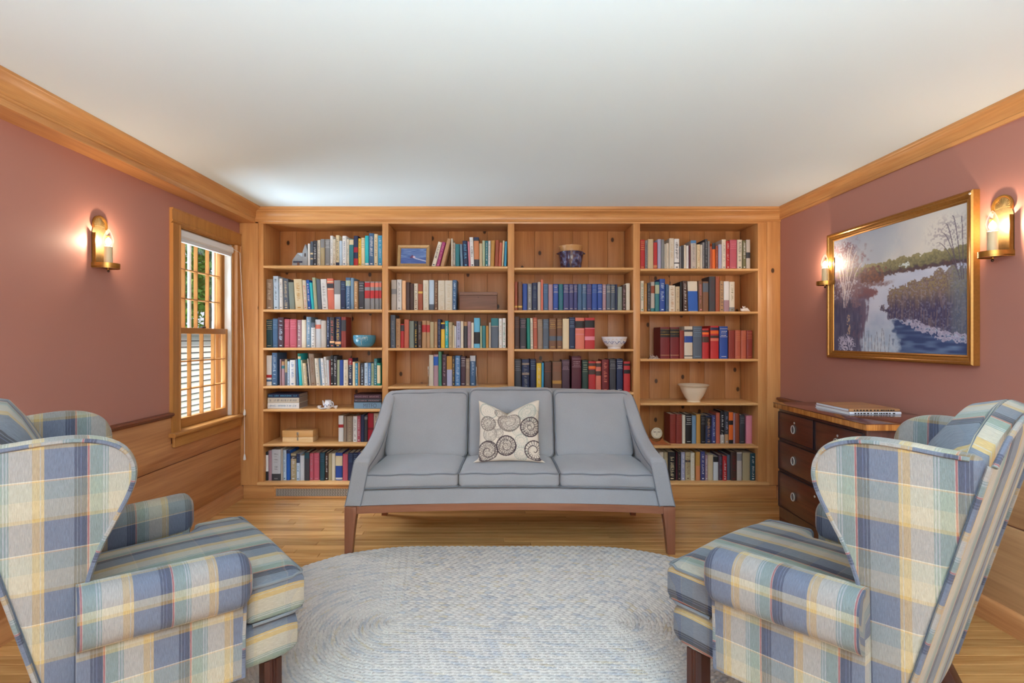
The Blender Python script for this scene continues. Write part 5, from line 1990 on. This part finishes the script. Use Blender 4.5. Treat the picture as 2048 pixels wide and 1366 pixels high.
x_t, _ = tp(1110, 0)
sc_t = ZS * yt / F
tpot = thing('miniature_teapot', 'tiny white teapot with blue print on the shelf between book stacks', 'teapot', (x_t, yt, zt_))
MB().lathe([(.0003, 0), (.006, 0), (.0085, .004), (.009, .009), (.0075, .014), (.006, .0175), (.0068, .019), (.0003, .0195)], (x_t, yt, zt_), 20).build('pot', china, tpot, ang=60)
MB().tube([(x_t - .0075, yt, zt_ + .006), (x_t - .0105, yt, zt_ + .010), (x_t - .0115, yt, zt_ + .0165), (x_t - .0125, yt, zt_ + .0175)], [.0022, .0017, .0012, .001], 8).build('spout', china, tpot)
MB().tube([(x_t + .007 + .0045 * math.sin(a), yt, zt_ + .0095 + .006 * math.cos(a)) for a in np.linspace(0, math.pi, 10)], .001, 6).build('handle', china, tpot)
for k in range(5):
    a = -math.pi / 2 + (k - 2) * .45
    MB().lathe([(.0002, -.0012), (.0016, 0), (.0002, .0012)], (x_t + .0088 * math.cos(a), yt + .0088 * math.sin(a), zt_ + .007 + .002 * (k % 2)), 8).build('blue_flower', china_b, tpot)
for (px_, lab) in ((975, 'tiny white teacup beside the toy teapot near the stacked white books'), (1225, 'tiny white teacup beside the toy teapot near the sofa arm')):
    xc, _ = tp(px_, 0)
    c = thing('miniature_teacup', lab, 'teacup', (xc, yt + .004, zt_), group='toy tea set')
    MB().lathe([(.0003, 0), (.0022, 0), (.0028, .001), (.0042, .0062), (.0038, .0062), (.0026, .0016), (.0003, .0012)], (xc, yt + .004, zt_), 16).build('cup', china, c, ang=60)
    MB().tube([(xc - .0036 - .0016 * math.sin(a), yt + .004, zt_ + .0036 + .0016 * math.cos(a)) for a in np.linspace(0, math.pi, 8)], .0005, 6).build('handle', china, c)
xc, _ = tp(1020, 0)
c = thing('miniature_saucer', 'tiny pale saucer lying in front of the toy teapot', 'saucer', (xc + .012, yt - .030, zt_))
MB().lathe([(.0003, 0), (.004, 0), (.0075, .0018), (.0072, .0024), (.0038, .0008), (.0003, .0007)], (xc + .012, yt - .030, zt_), 18).build('dish', china, c, ang=60)
MB().lathe([(.0030, .00085), (.0036, .0010), (.0036, .0012), (.0030, .0011)], (xc + .012, yt - .030, zt_), 18).build('blue_ring', china_b, c)

for o_ in list(C.objects):
    if o_.parent is None and o_.name.startswith('miniature_'):
        o_.scale = (3.6, 3.6, 3.6)

# latched pine box
yb_ = YF + .07
bx0, bx1 = XP(510 + 415 * ZS, yb_), XP(510 + 880 * ZS, yb_)
zb_ = Z[0][5] + .0005
hb = (865 - 690) * ZS * yb_ / F
box_l = wood('pale box wood', (222, 176, 116), (196, 144, 84), 'x', .4, .0, 1.5)
pb = thing('latched_box', 'pale pine box with metal latch on the shelf near the sofa arm', 'box', ((bx0 + bx1) / 2, yb_, zb_))
MB().box(bx0, bx1, yb_, yb_ + .12, zb_, zb_ + hb * .42).build('body', wood('pale box base', (236, 206, 158), (210, 166, 110), 'x', .4, 0, 1.5), pb, bev=.001)
MB().box(bx0, bx1, yb_, yb_ + .12, zb_ + hb * .43, zb_ + hb).build('lid', box_l, pb, bev=.001)
steel = plain('latch steel', (170, 168, 160), .3, .9)
xm_ = (bx0 + bx1) / 2
MB().box(xm_ - .008, xm_ + .008, yb_ - .002, yb_, zb_ + hb * .62, zb_ + hb * .86).build('hasp', steel, pb, bev=.0008)
MB().box(xm_ - .006, xm_ + .006, yb_ - .0015, yb_, zb_ + hb * .14, zb_ + hb * .38).build('catch', steel, pb, bev=.0006)
MB().tube([(xm_ + .006 * math.cos(a), yb_ - .004, zb_ + hb * .50 + .009 * math.sin(a)) for a in np.linspace(0, 2 * math.pi, 15)[:-1]], .0016, 6, closed=True).build('loop', steel, pb)

# walnut box
yw = YF + .05
wx0, wx1 = XP(770 + 1130 * ZS, yw), XP(770 + 1700 * ZS, yw)
zw = Z[1][1] + .0005
hw_ = ZP(540 + 332 * ZS, yw) - zw
wbm = wood('weathered walnut', (132, 92, 72), (96, 64, 50), 'x', .55, .0, 1.6)
wbx = thing('walnut_box', 'weathered brown lidded wooden box beside ivory books', 'box', ((wx0 + wx1) / 2, yw, zw))
MB().box(wx0, wx1, yw, yw + .16, zw, zw + hw_ * .82).build('body', wbm, wbx, bev=.002)
MB().box(wx0 - .001, wx1 + .001, yw - .001, yw + .161, zw + hw_ * .83, zw + hw_).build('lid', wood('weathered walnut lid', (150, 110, 90), (104, 72, 58), 'x', .55, .0, 1.6), wbx, bev=.002)
MB().tube([((wx0 + wx1) / 2, yw - .001, zw + hw_ * .70), ((wx0 + wx1) / 2, yw + .001, zw + hw_ * .70)], .0035, 10).build('keyhole', plain('keyhole black', (18, 14, 12), .5), wbx)

# church bookend
ycb = YF + .04


def cp_(x, y_):
    return (XP(510 + x * ZS, ycb), ZP(440 + y_ * ZS, ycb))


zc_ = Z[0][0] + .0005
cbm = plain('painted church grey', (150, 156, 162), .6, noise=.12)
cbl = plain('painted church pale blue', (176, 194, 210), .6)
x0c, x1c = cp_(555, 0)[0], cp_(795, 0)[0]
che = thing('church_bookend', 'grey painted church shaped bookend with spire at the end of the books', 'bookend', ((x0c + x1c) / 2, ycb, zc_))
nave = [(cp_(555, 0)[0], zc_), (cp_(728, 0)[0], zc_), (cp_(728, 495)[0], cp_(0, 495)[1]), (cp_(642, 0)[0], cp_(0, 495)[1]), (cp_(562, 0)[0], cp_(0, 605)[1])]
MB().prism(nave, 'y', ycb + .006, ycb + .06).build('nave', cbm, che, bev=.001)
tw = [(cp_(720, 0)[0], zc_), (x1c, zc_), (x1c, cp_(0, 470)[1]), (cp_(762, 0)[0], cp_(0, 365)[1]), (cp_(722, 0)[0], cp_(0, 470)[1])]
MB().prism(tw, 'y', ycb, ycb + .06).build('spire_tower', cbm, che, bev=.001)
MB().prism([(cp_(640, 0)[0], cp_(0, 505)[1]), (cp_(716, 0)[0], cp_(0, 500)[1]), (cp_(716, 0)[0], cp_(0, 560)[1])], 'y', ycb + .003, ycb + .006).build('roof', cbl, che)
MB().box(*[cp_(q, 0)[0] for q in (575, 715)], ycb + .004, ycb + .006, cp_(0, 648)[1], cp_(0, 622)[1]).build('window_band', plain('church dark blue', (52, 58, 84), .6), che)
MB().prism([(cp_(636, 0)[0], zc_), (cp_(672, 0)[0], zc_), (cp_(672, 0)[0], cp_(0, 655)[1]), (cp_(655, 0)[0], cp_(0, 635)[1]), (cp_(636, 0)[0], cp_(0, 655)[1])], 'y', ycb + .002, ycb + .006).build('door', plain('church door', (110, 78, 66), .6), che)
MB().box(*[cp_(q, 0)[0] for q in (750, 772)], ycb - .002, ycb, cp_(0, 555)[1], cp_(0, 505)[1]).build('louvre', plain('church louvre', (70, 62, 60), .6), che)

# framed sea picture leaning on the back
yfp = YF + .05


def fp(x, y_):
    return (XP(770 + x * ZS, yfp), ZP(440 + y_ * ZS, yfp))


zfp = Z[1][0] + .001
fx0, fx1 = fp(178, 0)[0], fp(672, 0)[0]
fw_, fh_ = fx1 - fx0, fp(0, 365)[1] - zfp
sp_ = thing('framed_sea_picture', 'small gilt framed picture of blue sea standing on the top shelf', 'picture frame', ((fx0 + fx1) / 2, yfp, zfp + .0035), local=True)
sp_.rotation_euler = (math.radians(-10), 0, 0)
gfm = plain('worn gilt', (176, 142, 96), .45, .45, noise=.25)
fwid = .030


def fside(p0, p1, inw):
    prof = [(0, 0), (0, .012), (.004, .016), (.010, .014), (.022, .009), (.026, .011), (.030, .006), (.030, 0)]
    dx_, dz_ = p1[0] - p0[0], p1[1] - p0[1]
    l_ = math.hypot(dx_, dz_)
    t_ = (dx_ / l_, dz_ / l_)
    secs = []
    for e, sg in ((p0, 1), (p1, -1)):
        secs.append([(e[0] + inw[0] * q + t_[0] * q * sg, -h + .016, e[1] + inw[1] * q + t_[1] * q * sg) for q, h in prof])
    return MB().loft(secs)


h2 = fw_ / 2
for a, b, i_ in (((-h2, 0), (h2, 0), (0, 1)), ((h2, 0), (h2, fh_), (-1, 0)), ((h2, fh_), (-h2, fh_), (0, -1)), ((-h2, fh_), (-h2, 0), (1, 0))):
    fside(a, b, i_).build('frame_side', gfm, sp_, ang=25)
gw_, gh_ = 64, 44
uu_, vv_ = np.meshgrid(np.linspace(0, 1, gw_), np.linspace(0, 1, gh_))
nn_ = vnoise(gh_, gw_, 22, 6, 8)
im = np.zeros((gh_, gw_, 3)) + np.array((92, 120, 176.0))
im += (nn_[..., None] - .5) * np.array((60, 56, 40))
im = np.where((vv_ > .62)[..., None], im * .5 + np.array((56, 78, 150.0)) * .5, im)
wake = np.abs(vv_ - .62 - (uu_ - .5) * .45) < .035
im = np.where((wake & (uu_ > .52))[..., None], np.array((176, 184, 210.0)), im)
hill = (np.abs(uu_ - .45) < .10 * np.clip((vv_ - .42) / .2, 0, 1)) & (vv_ > .42) & (vv_ < .64)
im = np.where(hill[..., None], np.array((110, 62, 96.0)), im)
im = np.where((np.hypot(uu_ - .52, (vv_ - .57) * .7) < .045)[..., None], np.array((214, 190, 206.0)), im)
s_ = np.clip(im, 0, 255) / 255
s_ = np.where(s_ <= .04045, s_ / 12.92, ((s_ + .055) / 1.055) ** 2.4)
vt = [(-h2 + .028 + (fw_ - .056) * i / (gw_ - 1), .008, fh_ - .028 - (fh_ - .056) * j / (gh_ - 1)) for j in range(gh_) for i in range(gw_)]
MB().add(vt, [(j * gw_ + i, j * gw_ + i + 1, (j + 1) * gw_ + i + 1, (j + 1) * gw_ + i) for j in range(gh_ - 1) for i in range(gw_ - 1)]).build('picture', attr_mat('sea picture paint', .4), sp_, smooth=False, col=[tuple(s_[j, i]) + (1,) for j in range(gh_) for i in range(gw_)])
MB().box(-h2 + .012, h2 - .012, .0165, .019, .012, fh_ - .012).build('backing_board', plain('backing card', (120, 92, 66), .9), sp_, smooth=False)
MB().prism([(.019, fh_ * .75), (.0215, fh_ * .75), (.062, .014), (.058, .014)], 'x', -.015, .015).build('strut', plain('backing card', (120, 92, 66), .9), sp_, smooth=False)

# clear bookends
acr, at_, ab_ = nt('clear acrylic')
tr3 = N(at_, 'ShaderNodeBsdfTransparent')
tr3.inputs[0].default_value = (.93, .95, .96, 1)
gl3 = N(at_, 'ShaderNodeBsdfGlossy')
gl3.inputs['Roughness'].default_value = .05
mx3 = N(at_, 'ShaderNodeMixShader')
mx3.inputs[0].default_value = .22
at_.links.new(tr3.outputs[0], mx3.inputs[1])
at_.links.new(gl3.outputs[0], mx3.inputs[2])
at_.links.new(mx3.outputs[0], at_.nodes['Material Output'].inputs['Surface'])
zab = Z[1][3] + .0005
for px_, d_, lb in ((660, -1, 'clear acrylic bookend against the ivory book'), (1380, 1, 'clear acrylic bookend against the denim blue book')):
    xa = XP(770 + px_ * ZS, YF + .06)
    t = thing('acrylic_bookend', lb, 'bookend', (xa, YF + .11, zab))
    MB().box(*sorted((xa, xa + d_ * .004)), YF + .052, YF + .15, zab, zab + .155).build('upright', acr, t, bev=.0008)
    MB().box(*sorted((xa + d_ * .0042, xa + d_ * .022)), YF + .052, YF + .15, zab, zab + .003).build('foot', acr, t, bev=.0005)

# teal bowl
yv = YF + .07
xv, zv = XP(510 + 1662 * ZS, yv), Z[0][2] + .0005
sv = ZS * yv / F
tb = thing('teal_bowl', 'small teal glazed bowl with a pale tree on the shelf beside books', 'bowl', (xv, yv, zv))
tealg = plain('teal glaze', (66, 132, 158), .25, noise=.2, coat=.4)
R0 = 170 * sv
MB().lathe([(r_, z_ * 1.48) for r_, z_ in [(.0003, .003), (R0 * .50, .003), (R0 * .72, .010), (R0 * .93, .028), (R0, .048), (R0 * .99, .064), (R0 * .95, .0665), (R0 * .91, .064), (R0 * .90, .048), (R0 * .80, .026), (R0 * .5, .012), (.0003, .010)]], (xv, yv, zv), 40).build('bowl', tealg, tb, ang=60)
MB().lathe([(.0003, 0), (R0 * .55, 0), (R0 * .56, .0045), (.0003, .0045)], (xv, yv, zv), 32).build('foot_ring', plain('bare clay', (196, 150, 116), .7), tb)
tm = MB()
rl = random.Random(6)


def on_bowl(a, z):
    prof = [(.010, .72), (.028, .93), (.048, 1.0), (.064, .99)]
    r = .72
    for (za, ra), (zb2, rb3) in zip(prof, prof[1:]):
        if za <= z <= zb2:
            r = ra + (rb3 - ra) * (z - za) / (zb2 - za)
    r = r * R0 + .0006
    return Vector((xv + r * math.sin(a), yv - r * math.cos(a), zv + z * 1.48))


for k in range(60):
    a0 = rl.gauss(-.08, .32)
    zz = .046 + rl.gauss(0, .006)
    if not .03 < zz < .062:
        continue
    tm.tube([on_bowl(a0, zz), on_bowl(a0 + rl.gauss(0, .05), min(.063, zz + rl.uniform(.002, .006)))], .0009, 4)
tm.tube([on_bowl(-.05, .016), on_bowl(-.06, .03), on_bowl(-.04, .042)], .0014, 5)
tm.tube([on_bowl(-.5, .033), on_bowl(-.05, .030), on_bowl(.4, .034)], .0008, 5)
to_ = tm.build('tree_relief', plain('pale slip', (200, 200, 186), .5), tb)
to_['kind'] = 'stuff'

# stoneware crock
yk = YF + .09
xk, zk = XP(1015 + 962 * ZS, yk), Z[2][0] + .0005
sk = ZS * yk / F
kr = thing('stoneware_crock', 'dark blue glazed crock with tan neck and lug handles on the top shelf', 'crock', (xk, yk, zk))
gz_m, kt, kb = nt('cobalt plum glaze')
ktc = N(kt, 'ShaderNodeTexCoord')
kn = N(kt, 'ShaderNodeTexNoise')
kn.inputs['Scale'].default_value = 26
kt.links.new(ktc.outputs['Object'], kn.inputs['Vector'])
kt.links.new(ramp(kt, kn.outputs[0], [(.35, lin((40, 44, 78))), (.5, lin((66, 46, 58))), (.66, lin((92, 100, 138)))]), kb.inputs['Base Color'])
kb.inputs['Roughness'].default_value = .12
kb.inputs['Coat Weight'].default_value = .5
hk = ZP(440 + 410 * ZS, yk) - zk + .004
MB().lathe([(.0003, 0), (150 * sk, 0), (156 * sk, .004), (176 * sk, hk * .42), (192 * sk, hk * .68), (196 * sk, hk * .72), (186 * sk, hk * .745), (.0003, hk * .745)], (xk, yk, zk), 44).build('body', gz_m, kr, ang=50)
MB().lathe([(160 * sk, hk * .74), (166 * sk, hk * .90), (180 * sk, hk * .955), (182 * sk, hk), (160 * sk, hk), (150 * sk, hk * .92), (.0003, hk * .9)], (xk, yk, zk), 44).build('neck', plain('tan stoneware', (186, 138, 86), .4, noise=.1), kr, ang=40)
for s in (-1, 1):
    MB().tube([(xk + s * (184 + 26 * math.sin(a)) * sk, yk + .016 * math.cos(a), zk + hk * .68) for a in np.linspace(0, math.pi, 9)], .0055, 8).build('lug_handle', gz_m, kr)

# blue and white china bowl
yc2 = YF + .07
xw2, zw2 = XP(1015 + 1620 * ZS, yc2), Z[2][2] + .0005
s2 = ZS * yc2 / F
cbw = thing('china_bowl', 'white china bowl with blue scrolls on the shelf beside red books', 'bowl', (xw2, yc2, zw2))
R2, H2 = 194 * s2, 183 * s2
prof2 = [(.0003, .002), (R2 * .50, 0), (R2 * .52, H2 * .08), (R2 * .48, H2 * .12), (R2 * .70, H2 * .30), (R2 * .90, H2 * .62), (R2 * .97, H2 * .86), (R2, H2), (R2 * .975, H2), (R2 * .94, H2 * .86), (R2 * .87, H2 * .62), (R2 * .66, H2 * .32), (.0003, H2 * .16)]
MB().lathe(prof2, (xw2, yc2, zw2), 48).build('bowl', china, cbw, ang=60)


def on_b2(a, f):
    pr_ = [(.30, .70), (.62, .90), (.86, .97), (1.0, 1.0)]
    r = .7
    for (fa, ra), (fb_, rb4) in zip(pr_, pr_[1:]):
        if fa <= f <= fb_:
            r = ra + (rb4 - ra) * (f - fa) / (fb_ - fa)
    return Vector((xw2 + (r * R2 + .0007) * math.sin(a), yc2 - (r * R2 + .0007) * math.cos(a), zw2 + f * H2))


sc2 = MB()
for k in range(5):
    a0 = -1.25 + .55 * k
    sc2.tube([on_b2(a0 + .5 * t, .52 + .10 * math.sin(t * 7 + k)) for t in np.linspace(0, 1, 12)], .0016, 5)
    sc2.tube([on_b2(a0 + .3 + .07 * math.cos(t) * (1 - t / 9), .58 + .07 * math.sin(t) * (1 - t / 9)) for t in np.linspace(0, 6, 14)], .0011, 5)
o = sc2.build('blue_scroll', plain('cobalt scroll', (44, 70, 134), .25), cbw)
o['kind'] = 'stuff'
sc3 = MB()
for k in range(7):
    a0 = -1.1 + .34 * k
    sc3.tube([on_b2(a0 + .16 * t, .76 + .06 * math.sin(t * 6 + k * 2)) for t in np.linspace(0, 1, 8)], .0011, 5)
o = sc3.build('ochre_sprig', plain('ochre sprig', (196, 160, 112), .3), cbw)
o['kind'] = 'stuff'

# cream mixing bowl
ym_ = YF + .09
xm2, zm2 = XP(1265 + 925 * ZS, ym_), Z[3][3] + .0005
s3 = ZS * ym_ / F
mbw = thing('cream_bowl', 'cream ceramic bowl with rolled rim alone on a knotty pine shelf', 'bowl', (xm2, ym_, zm2))
R3, H3 = 230 * s3, 262 * s3
MB().lathe([(.0003, .002), (R3 * .42, 0), (R3 * .43, H3 * .06), (R3 * .40, H3 * .08), (R3 * .56, H3 * .26), (R3 * .74, H3 * .56), (R3 * .85, H3 * .82), (R3 * .86, H3 * .86), (R3 * .93, H3 * .90), (R3, H3 * .985), (R3 * .98, H3), (R3 * .90, H3 * .94), (R3 * .80, H3 * .86), (R3 * .70, H3 * .56), (R3 * .5, H3 * .24), (.0003, H3 * .14)], (xm2, ym_, zm2), 48).build('bowl', plain('cream glaze', (222, 204, 178), .22, noise=.05, coat=.3), mbw, ang=50)

# animal figurine: a small reclining white dog
ya = YF + .04
xa, za = XP(1265 + 1705 * ZS, ya), Z[3][1] + .0004
sa = ZS * ya / F
fg = thing('animal_figurine', 'tiny white animal figurine alone at the end of a shelf', 'figurine', (xa, ya, za))
wf = plain('figurine white', (222, 212, 204), .35)


def ball(c, rx, ry, rz, n=14):
    m = MB()
    rings = []
    for i in range(n + 1):
        ph = math.pi * i / n
        rings.append([(c[0] + rx * math.sin(ph) * math.cos(q) + 1e-6 * q, c[1] + ry * math.sin(ph) * math.sin(q), c[2] - rz * math.cos(ph)) for q in np.linspace(0, 2 * math.pi, n + 1)[:-1]])
    return m.loft(rings)


bdm = MB()
secs = []
for (x, r, zc) in ((-.0100, .0008, .0035), (-.0085, .0028, .0036), (-.005, .0040, .0042), (0, .0046, .0048), (.005, .0048, .0050), (.0075, .0036, .0040), (.0100, .0018, .0024), (.0125, .0006, .0014)):
    secs.append([(xa + x, ya + r * math.cos(q), za + max(.0002, zc + r * math.sin(q))) for q in np.linspace(0, 2 * math.pi, 15)[:-1]])
bdm.loft(secs).build('body', wf, fg, ang=70)
hd = ball((xa - .0030, ya - .002, za + .0088), .0036, .0030, .0032).build('head', wf, fg, ang=80)
for dx_ in (-.0055, -.0006):
    MB().tube([(xa + dx_, ya - .0015, za + .0105), (xa + dx_ - .0004, ya - .0015, za + .0135)], [.0013, .0006], 8).build('ear', wf, hd)
ball((xa - .0022, ya - .0048, za + .0094), .0009, .0006, .0010, 8).build('eye', plain('figurine black', (20, 18, 18), .3), hd)
MB().tube([(xa - .0098, ya, za + .003), (xa - .0098, ya, za + .009)], [.0009, .0006], 8).build('tail', wf, fg)

fg.scale = (3.3, 3.3, 3.3)

# toy carriage
yq = YF + .032
xq, zq = XP(1265 + 318 * ZS, yq), Z[3][2] + .0005
tc_ = thing('toy_carriage', 'tiny silver toy carriage on the shelf in front of dark red books', 'toy', (xq, yq, zq))
pw = plain('pewter', (168, 156, 150), .35, .7)
MB().box(xq - .0115, xq + .012, yq - .004, yq + .004, zq, zq + .0011).build('base_plate', pw, tc_)
for dx_ in (-.006, .001, .0065):
    for dy_ in (-.0032, .0032):
        MB().tube([(xq + dx_ + .0021 * math.cos(a), yq + dy_, zq + .0034 + .0021 * math.sin(a)) for a in np.linspace(0, 2 * math.pi, 13)[:-1]], .0005, 5, closed=True).build('wheel', pw, tc_)
MB().box(xq - .0075, xq + .007, yq - .0026, yq + .0026, zq + .0036, zq + .0052).build('chassis', pw, tc_)
MB().box(xq - .0080, xq - .0066, yq - .0026, yq + .0026, zq + .0052, zq + .0078).build('end_post', pw, tc_)
MB().box(xq + .0056, xq + .0070, yq - .0026, yq + .0026, zq + .0052, zq + .0072).build('end_post', pw, tc_)
MB().box(xq - .0025, xq + .0015, yq - .0020, yq + .0020, zq + .0052, zq + .0066).build('seat', pw, tc_)
MB().tube([(xq - .0022, yq, zq + .0066), (xq - .0022, yq, zq + .0098)], .0006, 6).build('lantern_post', pw, tc_)

tc_.scale = (3.6, 3.6, 3.6)

# round dial on a wooden stand
yd = YF + .03
xd, zd = XP(1265 + 368 * ZS, yd), ZP(805 + 465 * ZS, yd)
sdl = ZS * yd / F
zst = Z[3][4] + .0005
dl = thing('desk_dial', 'round cream dial in a curved wooden stand on the shelf by the sofa', 'clock', (xd, yd, zst))
rD = 84 * sdl
dm = plain('dial cream', (220, 206, 182), .35)
MB().loft([[(xd + rD * k_ * math.cos(a), yd + e, zd + rD * k_ * math.sin(a)) for a in np.linspace(0, 2 * math.pi, 37)[:-1]] for e, k_ in ((.014, .96), (0, 1.0), (-.004, .98), (-.005, .88), (-.002, .82), (-.002, .01))]).build('case', dm, dl, ang=40)
MB().tube([(xd + rD * .80 * math.cos(a), yd - .0026, zd + rD * .80 * math.sin(a)) for a in np.linspace(0, 2 * math.pi, 33)[:-1]], .0007, 5, closed=True).build('chapter_ring', plain('dial grey', (120, 112, 104), .5), dl)
dk = plain('dial ink', (72, 60, 54), .5)
MB().tube([(xd - .001, yd - .003, zd - rD * .40), (xd + .0005, yd - .003, zd), (xd + .001, yd - .003, zd + rD * .18)], .0007, 5).build('tree_trunk', dk, dl)
for s in (-1, 1):
    secs = []
    for (t, r) in ((.08, .0006), (.25, .0022), (.45, .0026), (.68, .0006)):
        secs.append([(xd + s * rD * t, yd - .0026 + .0006 * math.cos(q), zd + rD * .22 + r * math.sin(q)) for q in np.linspace(0, 2 * math.pi, 9)[:-1]])
    MB().loft(secs).build('tree_canopy', dk, dl)
stand = [(-120, 0), (215, 0), (215, 6), (190, 12), (150, 32), (112, 70), (95, 108), (60, 60), (0, 36), (-60, 60), (-95, 108), (-112, 70), (-120, 20)]
MB().prism([(xd + a * sdl, zst + b * sdl + .0) for a, b in stand], 'y', yd + .016, yd + .040).build('stand', wood('stand wood', (176, 96, 48), (130, 64, 30), 'x', .35, 0, 1.5), dl, ang=20)
MB().box(xd - 120 * sdl, xd + 215 * sdl, yd - .004, yd + .0155, zst, zst + .0055).build('stand_base', wood('stand wood', (176, 96, 48), (130, 64, 30)), dl, bev=.001)
